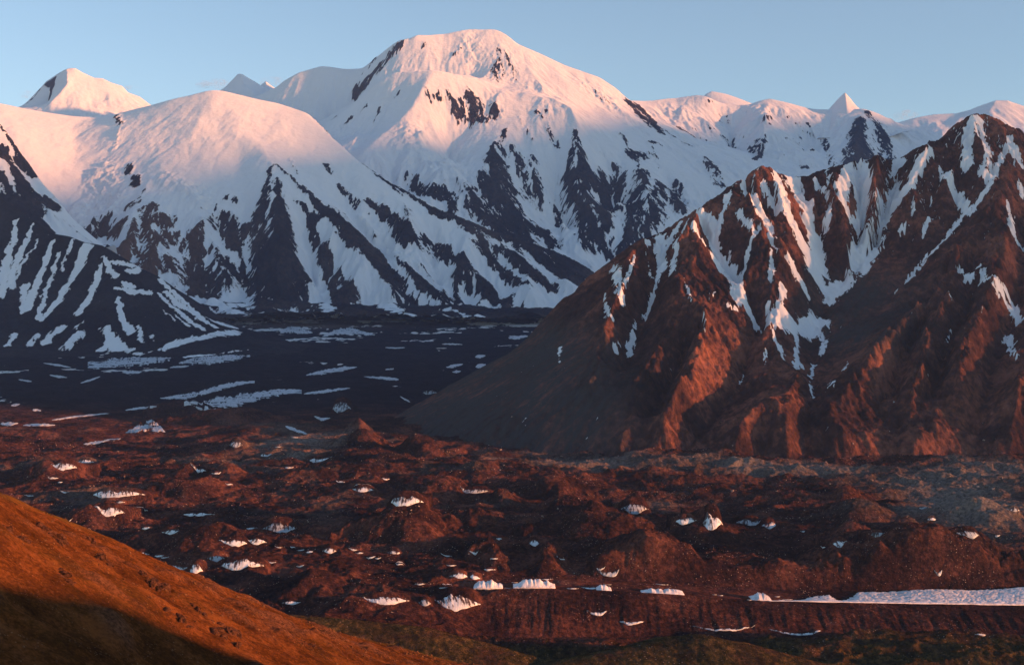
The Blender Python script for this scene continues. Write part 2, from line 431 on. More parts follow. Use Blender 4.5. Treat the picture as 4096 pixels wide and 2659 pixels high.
f.line(PL([(2100, 371, 14250), (2200, 400, 14100), (2290, 440, 13850), (2320, 530, 13500), (2330, 620, 13000), (2360, 700, 12700)]))
f.line(PL([(2230, 530, 13550), (2220, 700, 12900), (2240, 850, 12450), (2260, 950, 12050)]))
f.line(PL([(2300, 540, 13350), (2290, 650, 12850), (2310, 750, 12450), (2370, 880, 12000), (2420, 1020, 11550)]), True)
f.line(PL([(2420, 640, 13350), (2440, 760, 12950), (2470, 900, 12500)]))
f.line(PL([(2230, 300, 15050), (2370, 450, 14500), (2500, 530, 14000), (2560, 570, 13900), (2650, 640, 13500), (2780, 720, 13100), (2950, 770, 12900), (3200, 800, 12900), (3500, 860, 12900)]), True)
f.line(PL([(2560, 570, 13900), (2540, 680, 13100), (2590, 760, 12600), (2600, 900, 12000), (2560, 1010, 11600)]), True)
f.line(PL([(2680, 720, 13100), (2700, 820, 12600)]))
f.line(PL([(1700, 520, 13300), (1660, 620, 12900), (1700, 680, 12500), (1820, 720, 12250), (1870, 780, 12000)]))
f.line(PL([(1560, 700, 12500), (1640, 760, 12250), (1720, 800, 12000)]))
f.line(PL([(2000, 180, 15350), (2040, 250, 15050), (2050, 330, 14750), (2000, 360, 14500)]), True)
f.line(PL([(1800, 200, 15300), (1830, 280, 15000)])); f.line(PL([(2200, 330, 14850), (2250, 380, 14550)]))
f.line(PL([(1300, 800, 11500), (1700, 900, 11300), (1900, 980, 11200), (2100, 1040, 11100), (2350, 1100, 11200), (2700, 1180, 11100), (3000, 1200, 11100), (3500, 1200, 11200)]))
f.line(PL([(1000, 640, 13400), (1300, 700, 12400)])); f.line([(x, 10930, 150) for x in (-3500, 0, 3500)]); f.line([(-3480, 10950, 100), (-3480, 14500, 900)]); f.line(PL([(900, 420, 15900), (980, 400, 15850), (1040, 380, 15800)]))
f.solve(); f.blur(22)
gx, gy = f.grad(f.blur(45, f.H))
cd = f.dist(f.crests, 400); fade = 0.18 + 0.82 * sstep(0, 380, cd)
low = sstep(1900, 1000, f.H)
e, eo = erosion(f.X, f.Y, gx, gy, 520, 5, 0.52, 0.5)
n = fbm(f.X / 500, f.Y / 500, 6, 0.55); ser = ridged(f.X / 130, f.Y / 130, 4, 0.6)
ice = f.strokes([(1, 120, 200, [(1640, 560), (1780, 680), (1850, 760)]), (1, 70, 70, [(1880, 180), (1900, 260)]), (1, 60, 60, [(2330, 340), (2450, 420)])])
f.H = f.H + (e * (38 + 62 * low) + n * 28 + ridged(f.X / 260, f.Y / 420, 4) * 12) * fade + ser * 28 * np.clip(ice, 0, 1)
gx, gy = f.grad(); sl = np.sqrt(gx * gx + gy * gy)
base = 0.62 - 0.45 * sstep(0.95, 1.6, sl) + 0.15 * n - 0.22 * low
rib = 0.34 * e + 0.2 * eo[1] + 0.1 * eo[2]
RK = [  # rock: strength, widths, rows of pixels
    (-1.1, 50, 70, [(1880, 385), (1930, 440), (1890, 470)]), (-1.0, 50, 60, [(1850, 430), (1880, 470)]), (-1.1, 40, 40, [(1960, 425), (1990, 450), (1940, 480)]),
    (-0.8, 30, 30, [(1700, 370), (1730, 400), (1780, 380)]), (-0.75, 30, 50, [(1790, 400), (1830, 440)]),
    (-0.72, 44, 60, [(1990, 215), (1990, 310)]), (-0.72, 40, 50, [(2035, 220), (2045, 310)]), (-0.7, 25, 25, [(2070, 270), (2075, 300)]),
    (-0.8, 14, 14, [(1690, 190), (1700, 180)]), (-0.8, 14, 14, [(1840, 195), (1820, 225)]),
    (-0.75, 16, 34, [(1620, 158), (1560, 230), (1480, 320), (1430, 370)]), (-0.8, 14, 14, [(1500, 230), (1450, 300)]),
    (-0.9, 10, 16, [(1470, 420), (1370, 510)]), (-0.8, 10, 10, [(1330, 480), (1350, 470)]), (-0.7, 8, 8, [(1520, 440), (1495, 500)]), (-0.7, 8, 8, [(1600, 370), (1570, 400)]),
    (-1.2, 20, 50, [(2020, 520), (1980, 600), (1960, 640)]), (-1.3, 50, 130, [(2000, 600), (2000, 700), (1970, 760)]), (-1.3, 130, 150, [(1990, 740), (2010, 860), (2050, 940)]),
    (-0.9, 40, 60, [(2040, 600), (2080, 650), (2110, 780)]), (-0.9, 70, 50, [(1900, 780), (1900, 840), (1960, 880)]), (-1.1, 40, 50, [(1640, 720), (1700, 780), (1790, 790)]), (-1.0, 40, 40, [(1790, 780), (1810, 820)]),
    (-1.0, 16, 24, [(2180, 450), (2190, 520), (2230, 590)]), (-0.8, 12, 16, [(2140, 450), (2180, 480)]),
    (-1.2, 16, 40, [(2300, 530), (2290, 600), (2280, 700)]), (-1.2, 20, 60, [(2305, 550), (2330, 640), (2360, 700)]), (-1.2, 70, 90, [(2310, 680), (2340, 800), (2370, 960)]), (-1.0, 50, 50, [(2420, 740), (2430, 850), (2400, 980)]),
    (-0.7, 40, 50, [(2130, 640), (2140, 700), (2150, 830)]), (-0.6, 20, 20, [(2080, 480), (2130, 560)]),
    (-1.4, 40, 30, [(2515, 410), (2560, 460), (2600, 510)]), (-1.4, 40, 40, [(2560, 430), (2620, 500), (2640, 530)]), (-0.9, 14, 14, [(2650, 520), (2750, 580), (2780, 590)]),
    (-0.55, 25, 25, [(2370, 370), (2440, 420)]),
    (-1.1, 26, 14, [(2490, 545), (2510, 580)]), (-1.1, 50, 50, [(2530, 620), (2600, 625)]), (-0.9, 16, 16, [(2590, 570), (2640, 580)]), (-0.9, 10, 10, [(2510, 580), (2540, 640), (2560, 670)]), (-0.9, 8, 8, [(2610, 590), (2640, 680)]),
    (-1.1, 60, 70, [(2570, 700), (2540, 800), (2530, 950)]), (-1.0, 50, 90, [(2640, 740), (2620, 850), (2560, 970)]), (-0.9, 50, 60, [(2700, 760), (2720, 830)]), (-0.9, 50, 50, [(2830, 650), (2880, 740)]), (-0.9, 50, 60, [(2480, 680), (2470, 760)]),
    (-1.1, 60, 60, [(2120, 900), (2220, 980)]), (-0.9, 30, 30, [(2230, 850), (2240, 900)]), (-1.1, 80, 80, [(2440, 1000), (2500, 1040)])]
hint = f.strokes(RK)
snow = np.where(hint < 0, base + hint + (0.5 - rib), base + 0.1 * rib)
st = streak(f, 26); st2 = streak(f, 9, 2.0, 2)
f.H = f.H + st * 7 * (0.25 + low) * fade + st2 * 3 * (low + np.clip(-hint, 0, 1)) + np.clip(-hint, 0, 1) * ridged(f.X / 70 + n, f.Y / 120, 4, 0.6) * 22
snow = base + hint * 0.85 - rib * (0.25 + 0.9 * np.clip(-hint, 0, 1)) - (st * 0.42 + st2 * 0.22 - 0.35 * fbm(f.X / 60, f.Y / 90, 4, 0.65)) * (0.25 + np.clip(-hint * 1.5, 0, 1) + 0.5 * low) + 0.12
f.snow = snow
tag(grid_mesh('snow_mountain', f.X, f.Y, f.H, {'snow': snow}, MAT_SNOW), 'great glaciated mountain in the middle with the highest rounded summit', 'mountain', None, 'structure')
log('great summit')

# ------------------------------------------------------------------ snow dome on the left with the long spur running down to the right
f = Field(-5600, 1500, 8300, 13700, 9)
f.line(PL([(-200, 380, 12600), (0, 409, 12600), (88, 429, 12600), (170, 444, 12600), (312, 465, 12600), (412, 465, 12600), (465, 456, 12500), (529, 435, 12400), (600, 418, 12350), (688, 391, 12300), (776, 371, 12300), (835, 352, 12300), (882, 352, 12300), (941, 368, 12300), (1029, 391, 12300), (1112, 406, 12300), (1165, 424, 12250), (1241, 447, 12100), (1270, 482, 12000), (1321, 536, 11800), (1379, 586, 11600), (1443, 650, 11400), (1500, 686, 11300), (1571, 729, 11150), (1643, 771, 11000), (1714, 814, 10850), (1786, 843, 10700), (1879, 886, 10550), (1971, 925, 10500), (2114, 964, 10450), (2214, 1000, 10450), (2321, 1050, 10450), (2371, 1086, 10450), (2450, 1150, 10450)]), True, (900, 500))
f.line(PL([(860, 380, 12200), (800, 480, 11800), (700, 620, 11250), (600, 720, 10850), (560, 800, 10450), (500, 900, 10000), (540, 1000, 9700), (600, 1080, 9400)]))
f.line(PL([(900, 400, 12150), (960, 500, 11700), (1040, 600, 11250), (1085, 650, 11000), (1090, 780, 10400), (1110, 900, 9950), (1130, 1050, 9600), (1150, 1190, 9300)]), True)
f.line(PL([(830, 470, 11850), (850, 620, 11200), (850, 720, 10850), (840, 800, 10550), (790, 900, 10150), (760, 1000, 9850), (770, 1120, 9550)]))
f.line(PL([(950, 640, 11200), (960, 760, 10700), (980, 900, 10250), (990, 1050, 9850), (1000, 1180, 9450)]))
f.line(PL([(1085, 650, 11000), (1200, 740, 10700), (1290, 860, 10350), (1380, 960, 10000), (1480, 1080, 9650), (1580, 1170, 9400)]), True)
f.line(PL([(1200, 900, 10250), (1220, 1050, 9850), (1300, 1200, 9450)]))
f.line(PL([(1240, 600, 11450), (1330, 720, 11000), (1400, 830, 10650), (1440, 880, 10450), (1560, 990, 10150), (1680, 1080, 9900), (1800, 1150, 9700), (1950, 1210, 9500)]))
f.line(PL([(1450, 700, 11100), (1480, 800, 10700), (1560, 890, 10400), (1640, 950, 10150)]), True)
f.line(PL([(1700, 860, 10600), (1720, 950, 10300), (1780, 1050, 9950), (1900, 1140, 9700)]), True)
f.line(PL([(1860, 920, 10400), (1900, 1000, 10150), (2050, 1120, 9750), (2150, 1190, 9500)]), True)
f.line(PL([(1800, 930, 10400), (1850, 1020, 10100), (1980, 1120, 9800)]))
f.line(PL([(2050, 990, 10300), (2150, 1070, 10000), (2280, 1160, 9700)]), True)
f.line(PL([(300, 470, 12500), (300, 560, 11950), (280, 650, 11450), (330, 720, 11130), (350, 800, 10800), (370, 870, 10500), (400, 950, 10200), (450, 1020, 9800)]))
f.line(PL([(0, 420, 12500), (60, 520, 11850), (150, 640, 11300), (210, 760, 10850), (230, 850, 10500)]))
f.line(PL([(-200, 900, 9800), (200, 1000, 9500), (500, 1150, 9200), (700, 1200, 9200), (1000, 1210, 9250), (1300, 1240, 9250), (1600, 1260, 9250), (1900, 1265, 9300), (2200, 1275, 9300), (2600, 1290, 9300)]))
f.line(PL([(-200, 1300, 8500), (1000, 1300, 8500), (2600, 1330, 8500)]))
f.solve(); f.blur(36)
gx, gy = f.grad(f.blur(60, f.H))
cd = f.dist(f.crests[:1], 500); fade = 0.06 + 0.94 * sstep(0, 480, cd)
low = sstep(1150, 550, f.H + 150 * fbm(f.X / 900, f.Y / 900, 3)); hi = sstep(1100, 1800, f.H)
e, eo = erosion(f.X, f.Y, gx, gy, 430, 5, 0.5, 0.5, 1.3)
n = fbm(f.X / 420, f.Y / 420, 6, 0.55); ser = ridged(f.X / 110, f.Y / 110, 4, 0.6)
right = sstep(-1900, -1300, f.X)
ice = f.strokes([(1, 90, 180, [(400, 700), (420, 800), (400, 900)]), (1, 120, 60, [(330, 860), (430, 960)]), (1, 50, 60, [(650, 720), (760, 770), (850, 830)]), (1, 40, 40, [(800, 900), (760, 960)]), (1, 30, 40, [(1440, 880), (1560, 990), (1680, 1080)])])
f.H = f.H + (e * (8 + 52 * low + 24 * right * (1 - hi)) + n * (9 + 20 * low) + ridged(f.X / 520, f.Y / 700, 3) * 12 * (1 - low)) * fade + ser * 36 * np.clip(ice, 0, 1)
gx, gy = f.grad(); sl = np.sqrt(gx * gx + gy * gy)
cc = f.strokes([(1, 120, 160, [(1500, 700), (1786, 850), (2114, 980), (2321, 1080)]), (1, 60, 220, [(1085, 660), (1250, 900), (1450, 1100)])])
base = 0.75 + 0.12 * n - 0.30 * low * sstep(-3000, -1600, f.X) - 0.3 * sstep(1.1, 1.8, sl) + 0.12 * hi
rib = 0.5 * e + 0.25 * eo[1] + 0.15 * eo[2]
RK = [(-1.2, 30, 20, [(468, 470), (478, 500)]), (-0.7, 8, 8, [(480, 510), (452, 600)]), (-1.3, 30, 26, [(515, 670), (520, 690)]), (-1.3, 36, 36, [(540, 720), (548, 740)]), (-1.0, 20, 16, [(580, 760), (560, 790)]),
    (-1.6, 40, 90, [(190, 870), (240, 920), (330, 960)]), (-1.5, 60, 50, [(410, 900), (470, 915)]),
    (-1.0, 30, 30, [(520, 830), (560, 810)]), (-1.4, 50, 80, [(600, 830), (560, 920), (510, 1000)]), (-1.3, 50, 60, [(640, 880), (680, 890)]), (-1.3, 50, 60, [(590, 960), (600, 1020), (560, 1050)]), (-1.4, 80, 70, [(530, 1010), (580, 1060), (690, 1060)]),
    (-1.5, 60, 60, [(640, 950), (680, 960)]), (-1.5, 70, 60, [(770, 960), (780, 1000)]), (-1.5, 50, 120, [(790, 1020), (770, 1080), (820, 1160)]), (-1.2, 36, 36, [(810, 1010), (830, 1010)]), (-1.1, 30, 20, [(720, 1000), (730, 985)]),
    (-1.4, 60, 70, [(880, 890), (920, 930), (930, 960)]), (-1.2, 16, 24, [(865, 820), (868, 860)]), (-0.9, 26, 26, [(910, 790), (935, 800)]), (-1.3, 40, 50, [(900, 1050), (930, 1100)]), (-1.4, 60, 60, [(960, 1110), (1000, 1130)]), (-1.4, 70, 70, [(1040, 1130), (1090, 1150)]),
    (-1.2, 30, 30, [(980, 910), (1000, 930)]), (-1.1, 24, 24, [(960, 1000), (970, 960)]),
    (-1.1, 8, 40, [(1082, 650), (1075, 740)]), (-1.2, 40, 50, [(1070, 760), (1040, 840), (1035, 900)]), (-1.4, 50, 90, [(1035, 900), (1040, 1000), (1100, 1080)]), (-1.1, 20, 40, [(1110, 720), (1120, 820)]), (-1.5, 60, 150, [(1120, 840), (1120, 950), (1150, 1170)]),
    (-0.9, 10, 20, [(1085, 655), (1180, 730), (1250, 790)]), (-1.2, 24, 50, [(1250, 790), (1330, 880), (1400, 960)]), (-1.0, 16, 30, [(1180, 800), (1280, 880)]), (-1.3, 24, 90, [(1236, 880), (1274, 995), (1341, 1120), (1437, 1250)]), (-1.5, 50, 80, [(1300, 850), (1428, 928), (1533, 1062), (1629, 1177), (1725, 1235)]), (-1.2, 40, 60, [(1571, 1062), (1686, 1129), (1820, 1216), (1916, 1255)]),
    (-1.4, 30, 50, [(1470, 810), (1540, 850), (1629, 928)]), (-1.4, 40, 70, [(1706, 967), (1753, 1014), (1878, 1100), (2041, 1187)]), (-1.5, 20, 90, [(1725, 852), (1868, 870), (2060, 935), (2232, 1014), (2330, 1080)]), (-1.3, 24, 60, [(1868, 909), (1964, 1033), (2060, 1129)]), (-1.4, 40, 70, [(1993, 1005), (2108, 1081), (2200, 1150)]), (-1.4, 60, 80, [(2108, 990), (2240, 1090), (2300, 1130)]), (-1.2, 30, 50, [(1900, 1150), (2080, 1220)]),
    (-0.9, 10, 14, [(1260, 470), (1320, 540)]), (-1.0, 10, 16, [(1440, 650), (1540, 720), (1600, 780)]), (-1.1, 16, 30, [(1500, 700), (1640, 780), (1760, 860)]), (-0.9, 10, 10, [(1160, 640), (1200, 700)]), (-1.0, 16, 16, [(1300, 660), (1330, 700)]), (-1.1, 24, 30, [(1350, 740), (1430, 830), (1480, 880)]),
    (1.2, 50, 60, [(1198, 890), (1220, 1010), (1262, 1140), (1380, 1250)]), (1.3, 50, 70, [(1290, 900), (1400, 1050), (1530, 1215), (1640, 1275)]), (1.2, 20, 44, [(1495, 985), (1629, 1110), (1753, 1235), (1900, 1278)]), (1.1, 26, 34, [(1437, 832), (1581, 995), (1772, 1080), (1900, 1110)]), (1.1, 40, 24, [(1725, 890), (1820, 947), (1900, 960)]), (1.2, 24, 60, [(1800, 930), (1916, 1062), (2060, 1177), (2150, 1215)]), (1.1, 14, 34, [(1993, 1010), (2100, 1110), (2240, 1200)]), (1.0, 12, 24, [(2100, 1010), (2200, 1100), (2310, 1180)]),
    (1.3, 24, 30, [(1480, 1278), (1640, 1284), (1800, 1280), (1930, 1270)]), (1.0, 16, 50, [(560, 1120), (700, 1180), (900, 1230), (1000, 1260)]), (1.0, 10, 16, [(1330, 960), (1345, 1080), (1360, 1150)])]
foot = sstep(260, 60, f.H); f.H = f.H + foot * fbm(f.X / 260, f.Y / 260, 5, 0.55) * 45
hint = f.strokes(RK)
st = streak(f, 26, 5.0); st2 = streak(f, 9, 7.0, 2)
f.H = f.H + (st * 6 + st2 * 2.5) * (0.08 + low) * fade + np.clip(-hint, 0, 1) * ridged(f.X / 60 + n, f.Y / 100, 4, 0.6) * 18
snow = base + hint * 0.9 - rib * (0.2 + 1.0 * low) - (st * 0.45 + st2 * 0.28 - 0.35 * fbm(f.X / 50, f.Y / 75, 4, 0.65)) * (0.15 + low + np.clip(-hint, 0, 1)) - 0.35 * cc * low
tintv = sstep(-1.0, 0.2, -np.abs(f.X + 2900) / 900) * low
tag(grid_mesh('snow_dome', f.X, f.Y, f.H, {'snow': snow, 'tint': tintv}, mountain_mat('dome_snow_rock', 9, ROCK_FAR, rbump=1.4, sbump=0.3, frag=0.36, tint=(0.16, 0.085, 0.06))), 'rounded snow dome on the left with rocky ribs and a long spur descending right', 'mountain', None, 'structure')
log('dome')

# ------------------------------------------------------------------ glacier valley floor height
def valley(x, y):
    z = -410 + 0.03 * (y - 1700) + 6.0e-6 * np.maximum(y - 4000, 0) ** 2
    return z
# ------------------------------------------------------------------ steep ridge at the left edge, behind the dark one
Ds = lambda v: np.interp(v, [450, 950, 1100], [10200, 8900, 8600])
f = Field(-4700, -2860, 8200, 10900, 8)
f.line(PL([(-300, 300, 10600), (-100, 420, 10200), (0, 482, 10000), (35, 529, 9900), (118, 647, 9700), (170, 729, 9500), (247, 810, 9300), (330, 900, 9200), (420, 1000, 9100)]), True, (700, 700))
f.line(PL([(-300, 1000, 8500), (0, 950, 8600), (200, 960, 8700), (400, 1050, 8800)]))
f.line(PL([(0, 620, 9400), (60, 730, 9250), (130, 830, 9050), (200, 930, 8850)]), True)
f.line(PL([(60, 640, 9700), (130, 740, 9450), (190, 850, 9100)]))
f.solve(); f.blur(16)
gx, gy = f.grad(f.blur(40, f.H)); e, eo = erosion(f.X, f.Y, gx, gy, 260, 5, 0.5, 0.5, 4.1)
n = fbm(f.X / 300, f.Y / 300, 6, 0.55); cd = f.dist(f.crests[:1], 200)
f.H = f.H + (e * 30 + n * 14) * (0.15 + 0.85 * sstep(0, 180, cd))
hint = f.strokes([(-1.3, 30, 60, [(0, 600), (60, 680), (110, 780), (140, 850)]), (-1.1, 30, 40, [(80, 640), (130, 690)]), (-1.2, 40, 60, [(0, 800), (100, 860), (180, 930)]), (-0.9, 10, 10, [(0, 500), (40, 560), (100, 640)]), (-1.0, 30, 60, [(150, 780), (210, 820)]), (-1.0, 20, 30, [(0, 700), (50, 790)])])
f.H = f.H - 900 * sstep(-3350, -2900, f.X) * sstep(9150, 9700, f.Y) - 500 * sstep(10300, 10900, f.Y)
st = streak(f, 20, 1.0); snow = 0.5 + hint - 0.5 * e + 0.2 * n - st * 0.5
tag(grid_mesh('snow_ridge', f.X, f.Y, f.H, {'snow': snow}, mountain_mat('edge_ridge', 8, ROCK_FAR, frag=0.35)), 'steep snow and rock ridge cut by the left edge of the photo', 'mountain', None, 'structure')

# ------------------------------------------------------------------ dark striped ridge, lower left
f = Field(-3900, -1100, 6000, 8900, 6)
f.line(PL([(-250, 640, 8300), (0, 788, 8100), (88, 841, 8000), (165, 900, 7900), (212, 932, 7850), (282, 941, 7800), (335, 965, 7750), (412, 976, 7700), (470, 1012, 7650), (559, 1065, 7600), (635, 1100, 7550), (706, 1153, 7500), (794, 1206, 7450), (882, 1265, 7400), (941, 1300, 7380), (1050, 1330, 7350), (1150, 1360, 7300)]), True, (600, 500))
f.line(PL([(412, 976, 7700), (430, 1080, 7480), (440, 1180, 7250), (440, 1290, 6950), (420, 1380, 6700)]), True)
f.line(PL([(300, 960, 7750), (280, 1100, 7480), (190, 1250, 7100), (150, 1330, 6850)]))
f.line(PL([(540, 1080, 7560), (640, 1220, 7250), (760, 1320, 7000)]), True)
f.line(PL([(0, 860, 7950), (0, 1000, 7600), (0, 1200, 7150)]))
f.line(PL([(-250, 1365, 6650), (0, 1365, 6680), (150, 1380, 6680), (265, 1406, 6650), (382, 1406, 6600), (520, 1400, 6600), (700, 1390, 6650), (850, 1370, 6750), (1000, 1380, 6800), (1200, 1400, 6800)]))
f.line([(x, 6100, valley(x, 6100) - 40) for x in (-3900, -2500, -1100)])
f.solve(); f.blur(14)
gx, gy = f.grad(f.blur(30, f.H)); e, eo = erosion(f.X, f.Y, gx, gy, 230, 5, 0.5, 0.45, 2.2)
n = fbm(f.X / 260, f.Y / 260, 6, 0.55); cd = f.dist(f.crests[:1], 200)
steep = sstep(0.15, 0.45, np.sqrt(gx * gx + gy * gy))
f.H = f.H + (e * 16 * steep + n * 7) * (0.2 + 0.8 * sstep(0, 150, cd))
hint = f.strokes([(1.3, 10, 36, [(70, 880), (40, 1000), (10, 1120)]), (1.3, 10, 40, [(130, 900), (80, 1020), (0, 1180)]), (1.2, 8, 24, [(150, 960), (80, 1080), (50, 1150)]), (1.3, 16, 30, [(205, 970), (170, 1080), (110, 1230)]), (1.1, 24, 16, [(100, 1150), (85, 1250)]), (1.3, 14, 24, [(240, 1010), (190, 1150), (150, 1270)]), (1.4, 40, 20, [(345, 990), (300, 1100), (230, 1210), (160, 1280)]), (1.2, 12, 16, [(290, 960), (250, 1080)]),
    (1.4, 16, 30, [(400, 1070), (370, 1160), (320, 1250)]), (1.3, 12, 26, [(415, 1030), (430, 1070), (460, 1100)]), (1.2, 14, 12, [(450, 1050), (530, 1060), (570, 1070)]), (1.2, 22, 22, [(520, 1085), (555, 1085)]), (1.3, 16, 16, [(460, 1150), (520, 1170), (600, 1172)]), (1.3, 24, 24, [(500, 1140), (530, 1150)]), (1.3, 14, 34, [(468, 1195), (480, 1250), (520, 1330)]), (1.2, 10, 18, [(555, 1310), (570, 1365)]), (1.2, 24, 20, [(610, 1340), (612, 1365)]),
    (1.3, 14, 16, [(640, 1120), (730, 1200), (870, 1310)]), (1.3, 12, 20, [(630, 1170), (730, 1260), (820, 1320)]), (1.1, 8, 12, [(650, 1235), (700, 1285)]), (1.1, 8, 12, [(700, 1260), (755, 1305)]), (1.2, 30, 30, [(240, 1310), (180, 1370)]), (1.2, 36, 36, [(310, 1340), (260, 1390)]), (1.2, 30, 30, [(150, 1340), (120, 1380)]), (1.1, 12, 12, [(330, 1290), (300, 1320)]), (1.1, 26, 26, [(55, 1340), (30, 1380)]),
    (1.4, 40, 30, [(440, 1340), (440, 1380), (400, 1400)]), (1.25, 40, 60, [(400, 1420), (470, 1395), (560, 1415), (650, 1400)]), (1.2, 60, 60, [(680, 1385), (760, 1360), (940, 1330)]), (1.2, 34, 60, [(420, 1310), (440, 1360), (470, 1390)]), (1.1, 16, 40, [(660, 1170), (800, 1275), (930, 1310)]), (-0.8, 20, 20, [(540, 1405), (560, 1400)]), (-0.8, 16, 16, [(800, 1370), (820, 1365)]), (1.3, 22, 30, [(740, 1430), (850, 1420), (990, 1400)])])
st = streak(f, 24, 3.0)
st2 = streak(f, 9, 3.5, 2)
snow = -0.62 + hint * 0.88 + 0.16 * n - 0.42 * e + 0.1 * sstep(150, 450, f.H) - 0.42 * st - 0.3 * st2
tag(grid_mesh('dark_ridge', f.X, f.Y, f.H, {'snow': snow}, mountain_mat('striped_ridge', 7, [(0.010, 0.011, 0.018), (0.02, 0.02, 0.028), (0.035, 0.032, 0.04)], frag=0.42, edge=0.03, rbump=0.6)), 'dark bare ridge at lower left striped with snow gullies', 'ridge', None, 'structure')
log('left ridges')
# ------------------------------------------------------------------ rocky mountain on the right
Dg = lambda v: np.interp(v, [460, 700, 1000, 1300, 1600, 1880, 1930], [5000, 4700, 4330, 3950, 3500, 3080, 3000])
f = Field(-520, 3500, 2850, 5700, 4.0)
f.line(PL([(1430, 1720, 4000), (1535, 1700, 3900), (1612, 1647, 3950), (1700, 1594, 4020), (1753, 1565, 4060), (1847, 1512, 4120), (1953, 1453, 4170), (2035, 1412, 4200), (2106, 1353, 4230), (2129, 1329, 4240), (2171, 1282, 4270), (2212, 1235, 4300), (2253, 1194, 4330), (2294, 1176, 4350), (2318, 1141, 4370), (2412, 1065, 4420), (2464, 1027, 4450), (2578, 963, 4500), (2614, 952, 4520), (2728, 877, 4570), (2806, 827, 4620), (2899, 763, 4660), (2992, 696, 4700), (3049, 664, 4720), (3084, 678, 4750), (3120, 699, 4800), (3156, 710, 4840), (3191, 712, 4870), (3241, 706, 4900), (3291, 685, 4920), (3348, 667, 4940), (3398, 653, 4950), (3437, 622, 4960), (3469, 649, 4980), (3512, 624, 4980), (3548, 639, 5000), (3597, 642, 5000), (3626, 614, 5000), (3683, 592, 5000), (3719, 582, 5000), (3768, 553, 5000), (3818, 500, 5000), (3868, 471, 5000), (3911, 452, 5000), (3954, 467, 5010), (3997, 492, 5020), (4047, 530, 5030), (4071, 521, 5000), (4140, 560, 4980), (4300, 700, 4950), (4600, 950, 4900), (5000, 1100, 4800), (5400, 1200, 4700)]), True, (500, 420))
